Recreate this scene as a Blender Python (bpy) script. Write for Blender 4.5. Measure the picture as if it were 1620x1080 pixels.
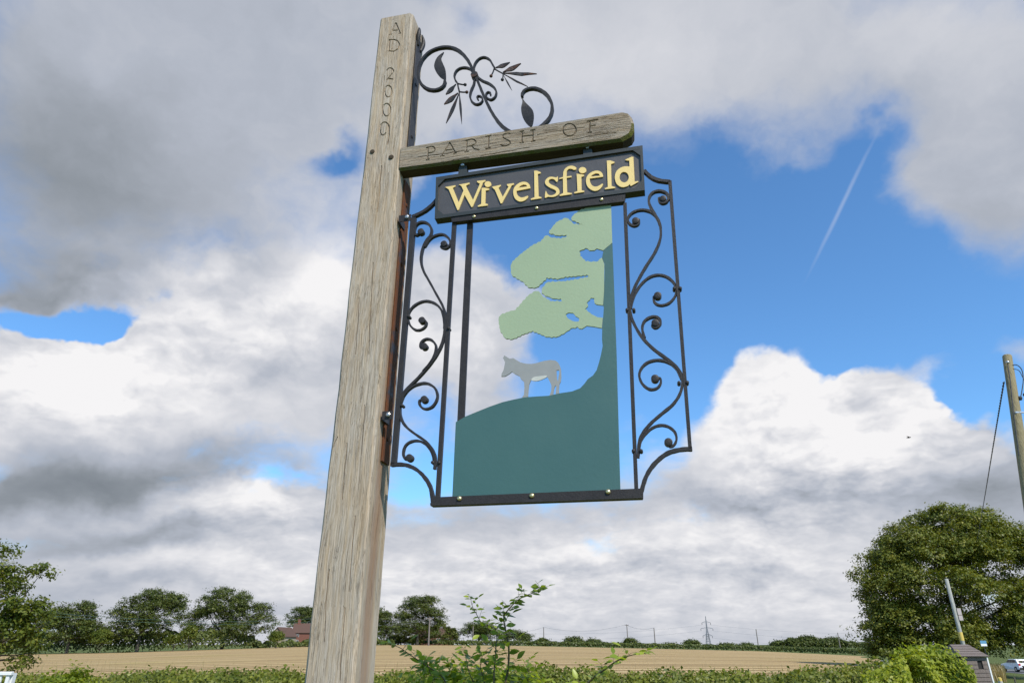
import bpy, bmesh, math, random
import numpy as np
from mathutils import Vector, Matrix

for o in list(bpy.data.objects):
    bpy.data.objects.remove(o)
SC = bpy.context.scene
COL = SC.collection
R = math.radians

# ------------------------------------------------------------------ camera
FPX = 1048.5            # focal length in photo pixels (photo is 1620 x 1080)
PITCH = 0.4285
EYE = 1.65
cam_d = bpy.data.cameras.new('camera')
cam = bpy.data.objects.new('camera', cam_d)
COL.objects.link(cam)
cam_d.sensor_width = 36.0
cam_d.lens = 36.0 * FPX / 1620.0
cam_d.clip_start = 0.05
cam_d.clip_end = 20000.0
cam.location = (0, 0, EYE)
cam.rotation_euler = (math.pi / 2 + PITCH, 0, 0)
SC.camera = cam
SC.render.resolution_x = 1024
SC.render.resolution_y = 682
SC.view_settings.view_transform = 'Standard'
SC.view_settings.look = 'None'
SC.view_settings.exposure = 0.0
SC.view_settings.gamma = 1.0
SC.view_settings.use_curve_mapping = False

CP, SP = math.cos(PITCH), math.sin(PITCH)
def ray(x, y):
    """world direction of a photo pixel (not normalised)"""
    a = x - 810.0
    v = 540.0 - y
    return Vector((a, FPX * CP - v * SP, FPX * SP + v * CP))
def at_depth(x, y, Y):
    """point on the ray of a pixel at ground distance Y in front of the camera"""
    d = ray(x, y)
    return Vector((0, 0, EYE)) + d * (Y / d.y)
def at_height(x, y, z):
    d = ray(x, y)
    return Vector((0, 0, EYE)) + d * ((z - EYE) / d.z)

# ------------------------------------------------------------------ sun + sky
SUN_AZ, SUN_EL = R(149), R(45)          # azimuth clockwise from +Y (view heading)
sun_dir = Vector((math.sin(SUN_AZ) * math.cos(SUN_EL), math.cos(SUN_AZ) * math.cos(SUN_EL), math.sin(SUN_EL)))
sd = bpy.data.lights.new('sun', 'SUN')
sd.energy = 4.8
sd.angle = R(0.8)
sd.color = (1.0, 0.93, 0.82)
sun = bpy.data.objects.new('sun', sd)
COL.objects.link(sun)
sun.rotation_euler = sun_dir.to_track_quat('Z', 'Y').to_euler()
sun.location = (0, -5, 30)

class NT:
    """small helper to write node trees"""
    def __init__(s, tree):
        s.t = tree
    def n(s, kind, **kw):
        nd = s.t.nodes.new(kind)
        for k, v in kw.items():
            setattr(nd, k, v)
        return nd
    def plug(s, sock, v):
        if hasattr(v, 'is_output') or isinstance(v, bpy.types.NodeSocket):
            s.t.links.new(v, sock)
        else:
            sock.default_value = v
    def math(s, op, a, b=None, c=None, clamp=False):
        nd = s.n('ShaderNodeMath', operation=op, use_clamp=clamp)
        s.plug(nd.inputs[0], a)
        if b is not None: s.plug(nd.inputs[1], b)
        if c is not None: s.plug(nd.inputs[2], c)
        return nd.outputs[0]
    def vmath(s, op, a, b=None, scale=None):
        nd = s.n('ShaderNodeVectorMath', operation=op)
        s.plug(nd.inputs[0], a)
        if b is not None: s.plug(nd.inputs[1], b)
        if scale is not None: s.plug(nd.inputs[3], scale)
        return nd.outputs['Value'] if op in ('LENGTH', 'DOT_PRODUCT', 'DISTANCE') else nd.outputs[0]
    def noise(s, vec, scale, detail=4, rough=0.5, dist=0.0, lac=2.0, dim='3D', col=False):
        nd = s.n('ShaderNodeTexNoise', noise_dimensions=dim)
        s.plug(nd.inputs['Vector'], vec)
        nd.inputs['Scale'].default_value = scale
        nd.inputs['Detail'].default_value = detail
        nd.inputs['Roughness'].default_value = rough
        nd.inputs['Lacunarity'].default_value = lac
        nd.inputs['Distortion'].default_value = dist
        return nd.outputs['Color' if col else 'Fac']
    def ramp(s, fac, stops, interp='LINEAR'):
        nd = s.n('ShaderNodeValToRGB')
        nd.color_ramp.interpolation = interp
        e = nd.color_ramp.elements
        while len(e) < len(stops): e.new(0.5)
        for q, (p, c) in zip(e, stops):
            q.position = p
            q.color = (c[0], c[1], c[2], 1) if not isinstance(c, float) else (c, c, c, 1)
        s.plug(nd.inputs[0], fac)
        return nd.outputs[0]
    def mix(s, fac, a, b, mode='MIX'):
        nd = s.n('ShaderNodeMix', data_type='RGBA', blend_type=mode)
        s.plug(nd.inputs[0], fac)
        for sock, v in ((nd.inputs[6], a), (nd.inputs[7], b)):
            if isinstance(v, tuple) and len(v) == 3: v = (*v, 1)
            s.plug(sock, v)
        return nd.outputs[2]
    def smooth(s, v, lo, hi, a=0.0, b=1.0):
        nd = s.n('ShaderNodeMapRange', interpolation_type='SMOOTHSTEP', clamp=True)
        s.plug(nd.inputs[0], v)
        for i, q in zip((1, 2, 3, 4), (lo, hi, a, b)):
            s.plug(nd.inputs[i], q)
        return nd.outputs[0]

world = bpy.data.worlds.new('World')
SC.world = world
world.use_nodes = True
wt = world.node_tree
wt.nodes.clear()
W = NT(wt)
SKY_STRENGTH = 0.15
tc = W.n('ShaderNodeTexCoord')
dvec = tc.outputs['Generated']
sky = W.n('ShaderNodeTexSky', sky_type='NISHITA')
sky.sun_disc = False
sky.sun_elevation = SUN_EL
sky.sun_rotation = SUN_AZ
sky.altitude = 50
sky.air_density = 1.0
sky.dust_density = 0.3
sky.ozone_density = 4.0

# cloud field: drifting noise over the whole dome + the cloud masses of this day
wn1 = W.vmath('SUBTRACT', W.noise(dvec, 3.2, 3, 0.55, col=True), (0.5, 0.5, 0.5))
wn2 = W.vmath('SUBTRACT', W.noise(dvec, 11.0, 4, 0.6, col=True), (0.5, 0.5, 0.5))
warped = W.vmath('ADD', dvec, W.vmath('SCALE', wn1, scale=0.16))
warped = W.vmath('ADD', warped, W.vmath('SCALE', wn2, scale=0.075))
# flattened coordinates: clouds are wider than tall towards the horizon
sepd = W.n('ShaderNodeSeparateXYZ')
W.plug(sepd.inputs[0], dvec)
zup = W.math('MAXIMUM', sepd.outputs[2], 0.0)
flatv = W.vmath('SCALE', dvec, scale=W.math('DIVIDE', 1.0, W.math('ADD', zup, 0.32)))

def blob(x, y, rx, ry, rot=0.0, vec=None):
    """smooth 1..0 lobe around the direction of pixel (x, y); radii in pixels; rot degrees clockwise in the picture"""
    c = ray(x, y); L = c.length; c = c.normalized()
    rgt = Vector((1, 0, 0)); rgt = (rgt - c * rgt.dot(c)).normalized()
    up = rgt.cross(c) * -1.0
    up = c.cross(rgt) * -1.0 if up.z < 0 else up
    a = R(rot)
    ex = rgt * math.cos(a) - up * math.sin(a)
    ez = rgt * math.sin(a) + up * math.cos(a)
    m = Matrix((ex, c, ez)).transposed()
    e = m.to_euler()
    mp = W.n('ShaderNodeMapping', vector_type='TEXTURE')
    mp.inputs['Location'].default_value = c
    mp.inputs['Rotation'].default_value = e
    mp.inputs['Scale'].default_value = (rx / L, 0.6, ry / L)
    W.plug(mp.inputs['Vector'], vec or warped)
    ln = W.vmath('LENGTH', mp.outputs[0])
    return W.smooth(ln, 1.0, 0.0)
def field(base, items):
    acc = base
    for it in items:
        w = it[0]
        acc = W.math('MULTIPLY_ADD', blob(*it[1:]), w, acc)
    return acc

COVER = [  # weight, px, py, rx, ry, rot
    (1.1, 230, 170, 620, 420, 0), (0.9, 700, 60, 560, 260, 0), (1.0, 1250, 60, 620, 270, 0), (0.9, 1560, 230, 280, 330, 0),
    (1.2, 250, 600, 480, 260, 0), (0.6, 520, 500, 230, 230, 0), (0.8, 760, 540, 130, 230, 10),
    (1.1, 1260, 730, 300, 180, 0), (1.4, 1205, 565, 105, 105, 0), (0.8, 1385, 640, 80, 80, 0), (0.7, 1440, 750, 200, 110, 0), (0.6, 1585, 530, 80, 60, -20),
    (0.85, 900, 930, 1300, 190, 0), (0.8, 820, 1020, 1500, 90, 0), (1.0, 70, 790, 200, 80, 0), (0.8, 200, 900, 500, 160, 0), (0.7, 1580, 830, 150, 150, 0),
    (-1.4, 110, 474, 200, 48, -4), (-0.80, 525, 242, 80, 40, -15), (-1.0, 690, 320, 90, 90, 0), (-0.42, 745, 62, 60, 60, 0),
    (-1.9, 1240, 420, 330, 200, 0), (-1.2, 1060, 470, 220, 260, 0), (-0.9, 830, 400, 140, 110, 0), (-0.9, 930, 580, 120, 130, 0),
    (-0.8, 1375, 235, 90, 75, 0), (-0.9, 1500, 500, 210, 90, 0), (-1.0, 1530, 625, 120, 70, 0), (-0.8, 1330, 560, 60, 60, 0), (-0.40, 455, 765, 110, 46, -20), (-0.15, 650, 745, 80, 60, 0), (0.55, 800, 790, 330, 100, 0), (0.4, 1120, 790, 160, 90, 0),
]
BRIGHT = [
    (0.46, 330, 510, 360, 130, -10), (0.34, 60, 590, 280, 150, 0), (0.30, 520, 430, 110, 110, 0), (0.22, 720, 520, 130, 190, 0), (0.26, 330, 640, 300, 110, 0),
    (0.44, 1215, 580, 170, 130, 0), (0.36, 1390, 650, 170, 100, 0), (0.30, 1450, 710, 220, 90, 0), (0.26, 1150, 700, 200, 130, 0),
    (-0.26, 100, 260, 380, 230, 0), (-0.20, 60, 420, 200, 80, 0), (0.14, 560, 330, 190, 150, 0), (0.18, 900, 100, 480, 200, 0),
    (-0.38, 110, 772, 330, 60, -3), (-0.20, 300, 725, 330, 60, 0), (-0.30, 220, 862, 280, 45, -4), (0.26, 400, 800, 190, 50, 0),
    (-0.12, 1560, 330, 220, 140, 0), (-0.10, 1280, 815, 330, 50, 0), (0.14, 1250, 720, 260, 90, 0), (-0.24, 1590, 810, 110, 120, 0), (0.16, 1500, 60, 300, 120, 0),
    (0.26, 900, 930, 1300, 170, 0), (0.14, 1000, 860, 500, 60, 0), (0.10, 300, 905, 420, 30, 0), (-0.14, 300, 950, 420, 26, 0), (-0.18, 950, 905, 300, 24, -3), (-0.16, 1180, 935, 260, 20, 0), (-0.12, 760, 960, 200, 16, 0),
]
def puffs(vec, scale):
    nd = W.n('ShaderNodeTexVoronoi', feature='F1', normalize=True)
    W.plug(nd.inputs['Vector'], vec)
    nd.inputs['Scale'].default_value = scale
    nd.inputs['Detail'].default_value = 3.0
    nd.inputs['Roughness'].default_value = 0.55
    nd.inputs['Lacunarity'].default_value = 2.3
    return W.math('SUBTRACT', 1.0, nd.outputs['Distance'])
n_low = W.noise(flatv, 1.3, 3, 0.5)
bent = W.vmath('ADD', flatv, W.vmath('ADD', W.vmath('SCALE', wn1, scale=0.14), W.vmath('SCALE', wn2, scale=0.10)))
lift = W.vmath('ADD', bent, (0.012, -0.008, 0.045))
n_mid = W.noise(bent, 3.0, 8, 0.56)
n_off = W.noise(lift, 3.0, 8, 0.56)
p_mid = puffs(bent, 3.4)
p_off = puffs(lift, 3.4)
CRISP = [(1.0, 330, 520, 420, 230, 0), (1.0, 70, 560, 300, 180, 0), (0.8, 720, 520, 170, 220, 0), (1.0, 1250, 640, 300, 200, 0), (0.9, 1450, 700, 240, 130, 0),
         (0.7, 450, 780, 300, 120, 0), (0.65, 900, 910, 1100, 170, 0), (0.7, 1300, 790, 300, 110, 0)]
crisp = W.math('MINIMUM', field(0.0, CRISP), 1.0)
relief = W.math('MULTIPLY_ADD', W.math('SUBTRACT', p_mid, p_off), W.math('MULTIPLY', crisp, 1.7), W.math('MULTIPLY', W.math('SUBTRACT', n_mid, n_off), W.math('MULTIPLY_ADD', crisp, 0.65, 0.35)))
cov = field(W.math('MULTIPLY', n_low, 0.9), COVER)
cov = W.math('MULTIPLY_ADD', W.math('SUBTRACT', n_mid, 0.5), 2.0, cov)
cov = W.math('MULTIPLY_ADD', W.math('SUBTRACT', p_mid, 0.62), W.math('MULTIPLY', crisp, 1.7), cov)
alpha = W.smooth(cov, 0.36, W.math('MULTIPLY_ADD', crisp, -0.62, 1.30))
brt = field(W.math('MULTIPLY_ADD', n_low, 0.22, 0.47), BRIGHT)
brt = W.math('MULTIPLY_ADD', relief, 0.95, brt)
brt = W.math('MULTIPLY_ADD', W.math('SUBTRACT', n_mid, 0.5), W.math('MULTIPLY_ADD', crisp, 0.02, 0.24), brt)
brt = W.math('MULTIPLY_ADD', W.smooth(cov, 1.4, 0.5), 0.10, brt)     # thin cloud lets more light through
ccol = W.ramp(brt, [(0.0, (0.15, 0.175, 0.205)), (0.28, (0.275, 0.305, 0.345)), (0.55, (0.455, 0.49, 0.565)), (0.8, (0.69, 0.70, 0.745)), (1.0, (0.92, 0.91, 0.92))])
ccol = W.vmath('SCALE', ccol, scale=1.0 / SKY_STRENGTH)
blue = W.mix(1.0, sky.outputs[0], (0.86, 1.24, 1.44), 'MULTIPLY')
skyc = W.mix(alpha, blue, ccol)
# old vapour trail
tr = blob(1332, 325, 150, 5.0, -70.5, W.vmath('ADD', dvec, W.vmath('SCALE', wn2, scale=0.004)))
skyc = W.mix(W.math('MULTIPLY', tr, 0.22), skyc, (5.5, 5.7, 6.2))
bg = W.n('ShaderNodeBackground')
bg.inputs['Strength'].default_value = SKY_STRENGTH
W.plug(bg.inputs['Color'], skyc)
wo = W.n('ShaderNodeOutputWorld')
wt.links.new(bg.outputs[0], wo.inputs['Surface'])
world.cycles.sampling_method = 'MANUAL'
world.cycles.sample_map_resolution = 512

# ------------------------------------------------------------------ object helpers
def tag(o, label=None, cat=None, group=None, kind=None):
    if label: o['label'] = label
    if cat: o['category'] = cat
    if group: o['group'] = group
    if kind: o['kind'] = kind
    return o
def empty(name, loc=(0, 0, 0), rz=0.0):
    o = bpy.data.objects.new(name, None)
    o.empty_display_size = 0.2
    o.location = loc
    o.rotation_euler = (0, 0, rz)
    COL.objects.link(o)
    return o
def link(name, me, mats, parent=None, smooth=False):
    if not isinstance(mats, (list, tuple)): mats = [mats]
    if len(me.materials) == 0:
        for m in mats: me.materials.append(m)
    if smooth:
        me.polygons.foreach_set('use_smooth', [True] * len(me.polygons))
    o = bpy.data.objects.new(name, me)
    COL.objects.link(o)
    if parent: o.parent = parent
    return o
def bm_obj(name, bm, mats, parent=None, smooth=False):
    me = bpy.data.meshes.new(name)
    bm.normal_update()
    bm.to_mesh(me)
    bm.free()
    return link(name, me, mats, parent, smooth)
def box(bm, x0, x1, y0, y1, z0, z1, M=None, mi=0):
    vs = [bm.verts.new(p) for p in ((x0, y0, z0), (x1, y0, z0), (x1, y1, z0), (x0, y1, z0), (x0, y0, z1), (x1, y0, z1), (x1, y1, z1), (x0, y1, z1))]
    if M is not None:
        for v in vs: v.co = M @ v.co
    for f in ((3, 2, 1, 0), (4, 5, 6, 7), (0, 1, 5, 4), (1, 2, 6, 5), (2, 3, 7, 6), (3, 0, 4, 7)):
        bm.faces.new([vs[i] for i in f]).material_index = mi
    return vs
def bevel(bm, w, seg=1, edges=None):
    bmesh.ops.bevel(bm, geom=list(edges or bm.edges), offset=w, segments=seg, affect='EDGES', profile=0.5)
def tube(bm, pts, radii, n=8, cap=True, mi=0):
    pts = [Vector(p) for p in pts]
    rings = []
    ref = None
    for i, p in enumerate(pts):
        t = (pts[min(i + 1, len(pts) - 1)] - pts[max(i - 1, 0)]).normalized()
        if ref is None:
            ref = t.orthogonal().normalized()
        ref = (ref - t * ref.dot(t)).normalized()
        b = t.cross(ref)
        r = radii[i] if isinstance(radii, (list, tuple)) else radii
        rings.append([bm.verts.new(p + (ref * math.cos(2 * math.pi * k / n) + b * math.sin(2 * math.pi * k / n)) * r) for k in range(n)])
    for a, b_ in zip(rings, rings[1:]):
        for k in range(n):
            bm.faces.new((a[k], a[(k + 1) % n], b_[(k + 1) % n], b_[k])).material_index = mi
    if cap:
        bm.faces.new(rings[0][::-1]).material_index = mi
        bm.faces.new(rings[-1]).material_index = mi
def cr(pts, sub=6, closed=False):
    """Catmull-Rom through 2-D / 3-D points"""
    P = [np.array(p, float) for p in pts]
    out = []
    n = len(P)
    for i in range(n if closed else n - 1):
        if closed:
            p0, p1, p2, p3 = P[(i - 1) % n], P[i], P[(i + 1) % n], P[(i + 2) % n]
        else:
            p0, p1, p2, p3 = P[max(i - 1, 0)], P[i], P[i + 1], P[min(i + 2, n - 1)]
        for k in range(sub):
            t = k / sub
            out.append(0.5 * (2 * p1 + (p2 - p0) * t + (2 * p0 - 5 * p1 + 4 * p2 - p3) * t * t + (3 * p1 - p0 - 3 * p2 + p3) * t ** 3))
    if not closed: out.append(P[-1])
    return [tuple(q) for q in out]
def prism(bm, outer, y0, y1, holes=(), mi=0):
    """extruded outline in the x/z plane between depths y0 (front) and y1, with holes"""
    loops = [outer] + list(holes)
    fr = []; edges = []
    for lp in loops:
        vs = [bm.verts.new((p[0], y0, p[1])) for p in lp]
        fr.append(vs)
        edges += [bm.edges.new((vs[i], vs[(i + 1) % len(vs)])) for i in range(len(vs))]
    before = set(bm.faces)
    bmesh.ops.triangle_fill(bm, use_beauty=True, use_dissolve=False, edges=edges, normal=(0, -1, 0))
    front = [f for f in bm.faces if f not in before]
    mp = {}
    for vs in fr:
        for v in vs: mp[v] = bm.verts.new((v.co.x, y1, v.co.z))
    for f in front:
        f.material_index = mi
        bm.faces.new([mp[v] for v in reversed(f.verts)]).material_index = mi
    for vs in fr:
        for i in range(len(vs)):
            a, b = vs[i], vs[(i + 1) % len(vs)]
            bm.faces.new((a, b, mp[b], mp[a])).material_index = mi
    bmesh.ops.recalc_face_normals(bm, faces=bm.faces)
def flatbar(bm, path, y0, y1, th, th_end=None, closed=False):
    """strip of flat iron standing on edge: path in x/z, thickness th in that plane, depth y0..y1"""
    P = [np.array(p[:2], float) for p in path]
    n = len(P); rings = []
    for i in range(n):
        t = P[min(i + 1, n - 1)] - P[max(i - 1, 0)]
        t = t / (np.linalg.norm(t) + 1e-9)
        nn = np.array([-t[1], t[0]])
        h = th / 2 if th_end is None else (th + (th_end - th) * i / (n - 1)) / 2
        h *= 1 + .07 * math.sin(i * 2.1) + .05 * math.sin(i * .83 + 1)     # hammered, not drawn
        a = P[i] + nn * h; b = P[i] - nn * h
        rings.append([bm.verts.new((a[0], y0, a[1])), bm.verts.new((b[0], y0, b[1])), bm.verts.new((b[0], y1, b[1])), bm.verts.new((a[0], y1, a[1]))])
    for r0, r1 in zip(rings, rings[1:]):
        for k in range(4):
            bm.faces.new((r0[k], r0[(k + 1) % 4], r1[(k + 1) % 4], r1[k]))
    bm.faces.new(rings[0][::-1]); bm.faces.new(rings[-1])
    bmesh.ops.recalc_face_normals(bm, faces=bm.faces)
def disc(bm, c, r, y0, y1, n=16, dome=0.0):
    ring0 = [bm.verts.new((c[0] + r * math.cos(a), y1, c[1] + r * math.sin(a))) for a in [2 * math.pi * k / n for k in range(n)]]
    ring1 = [bm.verts.new((c[0] + r * math.cos(a), y0, c[1] + r * math.sin(a))) for a in [2 * math.pi * k / n for k in range(n)]]
    for k in range(n):
        bm.faces.new((ring0[k], ring0[(k + 1) % n], ring1[(k + 1) % n], ring1[k]))
    bm.faces.new(ring0)
    if dome:
        ring2 = [bm.verts.new((c[0] + r * .6 * math.cos(a), y0 - dome * .7, c[1] + r * .6 * math.sin(a))) for a in [2 * math.pi * k / n for k in range(n)]]
        for k in range(n):
            bm.faces.new((ring1[k], ring1[(k + 1) % n], ring2[(k + 1) % n], ring2[k]))
        top = bm.verts.new((c[0], y0 - dome, c[1]))
        for k in range(n):
            bm.faces.new((ring2[k], ring2[(k + 1) % n], top))
    else:
        bm.faces.new(ring1[::-1])
    bmesh.ops.recalc_face_normals(bm, faces=bm.faces)

# ------------------------------------------------------------------ materials
MATS = {}
def material(name, fn):
    if name in MATS: return MATS[name]
    m = bpy.data.materials.new(name)
    m.use_nodes = True
    t = m.node_tree
    t.nodes.clear()
    N = NT(t)
    out = N.n('ShaderNodeOutputMaterial')
    sh = fn(N)
    t.links.new(sh, out.inputs['Surface'])
    MATS[name] = m
    return m
def principled(N, col, rough=0.6, bump=None, bstr=0.3, bdist=0.01, metallic=0.0, spec=0.5, coat=0.0):
    p = N.n('ShaderNodeBsdfPrincipled')
    if isinstance(col, tuple) and len(col) == 3: col = (*col, 1)
    N.plug(p.inputs['Base Color'], col)
    N.plug(p.inputs['Roughness'], rough)
    N.plug(p.inputs['Metallic'], metallic)
    N.plug(p.inputs['Specular IOR Level'], spec)
    if coat: p.inputs['Coat Weight'].default_value = coat
    if bump is not None:
        b = N.n('ShaderNodeBump')
        b.inputs['Strength'].default_value = bstr
        b.inputs['Distance'].default_value = bdist
        N.plug(b.inputs['Height'], bump)
        N.t.links.new(b.outputs[0], p.inputs['Normal'])
    return p.outputs[0]
def objco(N):
    return N.n('ShaderNodeTexCoord').outputs['Object']
def paint_mat(name, c, rough=0.45, var=0.15, scale=30, bscale=120, bstr=0.12, spec=0.5):
    def fn(N):
        co = objco(N)
        n1 = N.noise(co, scale, 5, 0.6)
        n2 = N.noise(co, bscale, 4, 0.6)
        col = N.mix(n1, tuple(k * (1 - var) for k in c), tuple(min(1, k * (1 + var)) for k in c))
        r = N.math('MULTIPLY_ADD', n1, 0.25, rough - 0.12)
        return principled(N, col, r, n2, bstr, 0.004, spec=spec)
    return material(name, fn)
def stretch(N, co, sx, sy, sz):
    m = N.n('ShaderNodeMapping')
    m.inputs['Scale'].default_value = (sx, sy, sz)
    N.plug(m.inputs['Vector'], co)
    return m.outputs[0]
def oak(name, axis, stain=False):
    """weathered silver oak, grain along the given local axis"""
    def fn(N):
        co = objco(N)
        k = {'x': (1, 26, 26), 'z': (26, 26, 1)}[axis]
        wob = N.vmath('ADD', co, N.vmath('SCALE', N.vmath('SUBTRACT', N.noise(co, 3.0, 3, 0.5, col=True), (.5, .5, .5)), scale=0.03))
        g = stretch(N, wob, *k)
        fine = N.noise(stretch(N, wob, *[q * (1 if q == 1 else 1.0) for q in k]), 9.0, 8, 0.68)
        coarse = N.noise(g, 2.2, 5, 0.6)
        patch = N.noise(co, 3.1, 5, 0.62)
        crack = N.noise(stretch(N, wob, *[q * (0.35 if q == 1 else 1.2) for q in k]), 3.4, 6, 0.55)
        crk = N.smooth(N.math('ABSOLUTE', N.math('SUBTRACT', crack, 0.5)), 0.009 if axis == 'z' else 0.014, 0.0)
        crk = N.math('MULTIPLY', crk, N.smooth(patch, 0.38, 0.52))
        base = N.ramp(fine, [(0.28, (0.30, 0.24, 0.175)), (0.45, (0.45, 0.375, 0.285)), (0.58, (0.56, 0.48, 0.38)), (0.76, (0.66, 0.58, 0.475))])
        base = N.mix(N.smooth(coarse, 0.35, 0.7), base, N.mix(1.0, base, (1.06, 0.97, 0.84), 'MULTIPLY'))
        grey = N.smooth(patch, 0.40, 0.68)
        base = N.mix(N.math('MULTIPLY', grey, 0.5), base, N.mix(1.0, base, (0.86, 0.87, 0.90), 'MULTIPLY'))
        blotch = N.smooth(N.noise(stretch(N, co, *[1 if q == 1 else 2.2 for q in k]), 4.3, 6, 0.7), 0.58, 0.74)
        base = N.mix(N.math('MULTIPLY', blotch, 0.6), base, (0.16, 0.14, 0.11))
        base = N.mix(N.math('MULTIPLY', crk, 0.7), base, (0.09, 0.068, 0.048))
        if stain:
            s = N.n('ShaderNodeSeparateXYZ'); N.plug(s.inputs[0], wob)
            side = N.smooth(s.outputs[0], -0.022, -0.004)
            mid = N.smooth(N.math('ABSOLUTE', N.math('SUBTRACT', s.outputs[1], 0.075)), 0.055, 0.012)
            low = N.math('MULTIPLY', N.smooth(s.outputs[2], 4.1, 2.6), N.smooth(s.outputs[2], 0.4, 1.9))
            st = N.math('MULTIPLY', N.math('MULTIPLY', side, mid), N.math('MULTIPLY', low, N.smooth(fine, 0.2, 0.7)))
            base = N.mix(N.math('MULTIPLY', st, 0.75), base, (0.25, 0.105, 0.045))
            edge = N.math('MULTIPLY', N.smooth(s.outputs[0], -0.165, -0.172), N.smooth(patch, 0.4, 0.6))
        warm = N.smooth(N.noise(stretch(N, co, *[1 if q == 1 else 3 for q in k]), 1.7, 5, 0.6), 0.48, 0.66)
        base = N.mix(N.math('MULTIPLY', warm, 0.4), base, N.mix(1.0, base, (0.86, 0.74, 0.60), 'MULTIPLY'))
        if axis == 'x': base = N.mix(1.0, base, (0.66, 0.66, 0.66), 'MULTIPLY')
        else: base = N.mix(1.0, base, (0.86, 0.86, 0.88), 'MULTIPLY')
        h = N.math('MULTIPLY_ADD', crk, -0.8, N.math('MULTIPLY_ADD', coarse, 0.5, fine))
        return principled(N, base, 0.85, h, 0.7 if axis == 'z' else 0.85, 0.005 if axis == 'z' else 0.007, spec=0.15)
    return material(name, fn)
def iron(name='black_iron', rust=0.0):
    def fn(N):
        co = objco(N)
        n1 = N.noise(co, 40, 5, 0.6)
        n2 = N.noise(co, 160, 3, 0.6)
        col = N.mix(n1, (0.022, 0.020, 0.020), (0.046, 0.042, 0.040))
        r = N.math('MULTIPLY_ADD', n1, 0.3, 0.3)
        if rust > 0:
            m = N.smooth(N.noise(co, 9, 6, 0.7), 0.75 - rust * 0.6, 0.95 - rust * 0.6)
            rc = N.mix(n2, (0.06, 0.022, 0.012), (0.20, 0.075, 0.03))
            col = N.mix(m, col, rc)
            r = N.mix(m, r, (0.9, 0.9, 0.9))
        return principled(N, col, r, N.math('ADD', n1, n2), 0.35, 0.003, spec=0.22)
    return material(name, fn)
def leaf_mat(name, dark, mid, light, trans=0.35, rough=0.45):
    """leaves: colour differs from leaf to leaf (attribute 'tint')"""
    def fn(N):
        at = N.n('ShaderNodeAttribute', attribute_name='tint')
        col = N.ramp(at.outputs['Fac'], [(0.0, dark), (0.55, mid), (1.0, light)])
        p = principled(N, col, rough, spec=0.35)
        tr = N.n('ShaderNodeBsdfTranslucent')
        N.plug(tr.inputs['Color'], N.mix(1.0, col, (1.5, 1.45, 0.55), 'MULTIPLY'))
        ms = N.n('ShaderNodeMixShader')
        ms.inputs[0].default_value = trans
        N.t.links.new(p, ms.inputs[1]); N.t.links.new(tr.outputs[0], ms.inputs[2])
        return ms.outputs[0]
    return material(name, fn)
def bark_mat(name='bark', c=(0.10, 0.085, 0.065)):
    def fn(N):
        co = objco(N)
        n = N.noise(stretch(N, co, 6, 6, 1), 6, 6, 0.65)
        col = N.mix(n, tuple(k * .45 for k in c), tuple(k * 1.5 for k in c))
        return principled(N, col, 0.9, n, 0.7, 0.03, spec=0.2)
    return material(name, fn)

# ------------------------------------------------------------------ the village sign
PC = Vector((-0.4908, 2.3022, 0.0))        # front right corner of the post on the ground
YAW = 0.2079
PW = 0.17                                  # post is 170 mm square
SX = Vector((math.cos(YAW), -math.sin(YAW), 0))
SN = Vector((math.sin(YAW), math.cos(YAW), 0))
OFF = 0.036                                # the hanging sign's plane behind the post's front face
def sp(x, y, v=OFF):
    """photo pixel -> (along, height) on the vertical plane parallel to the post's front face at depth v"""
    d = ray(x, y)
    e = Vector((0, 0, EYE)) - PC
    t = (v - e.dot(SN)) / d.dot(SN)
    P = e + d * t
    return (P.dot(SX), P.z)
def spz(org, k, pts, v=OFF):
    return [sp(org[0] + p[0] / k, org[1] + p[1] / k, v) for p in pts]

OAK_Z = oak('weathered_oak_post', 'z', True)
OAK_X = oak('weathered_oak_beam', 'x')
IRON = iron('black_iron')
RUSTY = iron('rusting_iron', 0.72)
RUSTLEAF = iron('rust_tinted_iron', 0.5)
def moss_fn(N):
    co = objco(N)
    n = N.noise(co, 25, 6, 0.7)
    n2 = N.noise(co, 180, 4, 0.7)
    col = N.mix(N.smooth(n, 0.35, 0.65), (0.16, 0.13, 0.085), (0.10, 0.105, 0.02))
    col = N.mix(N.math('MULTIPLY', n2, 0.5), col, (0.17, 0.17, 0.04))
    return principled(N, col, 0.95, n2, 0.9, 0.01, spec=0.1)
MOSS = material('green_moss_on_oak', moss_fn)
def dark_oak_fn(N):
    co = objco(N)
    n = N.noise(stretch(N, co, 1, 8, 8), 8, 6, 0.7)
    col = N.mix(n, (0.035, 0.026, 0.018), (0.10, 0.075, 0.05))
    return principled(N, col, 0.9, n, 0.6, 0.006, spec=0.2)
DARK_OAK = material('dark_oak', dark_oak_fn)  # darker brown oak for the arm's underside and the pegs

sign = empty('sign_post', PC, -YAW)
tag(sign, 'weathered oak signpost with carved lettering, cross arm and black wrought iron scroll', 'sign post')

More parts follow.
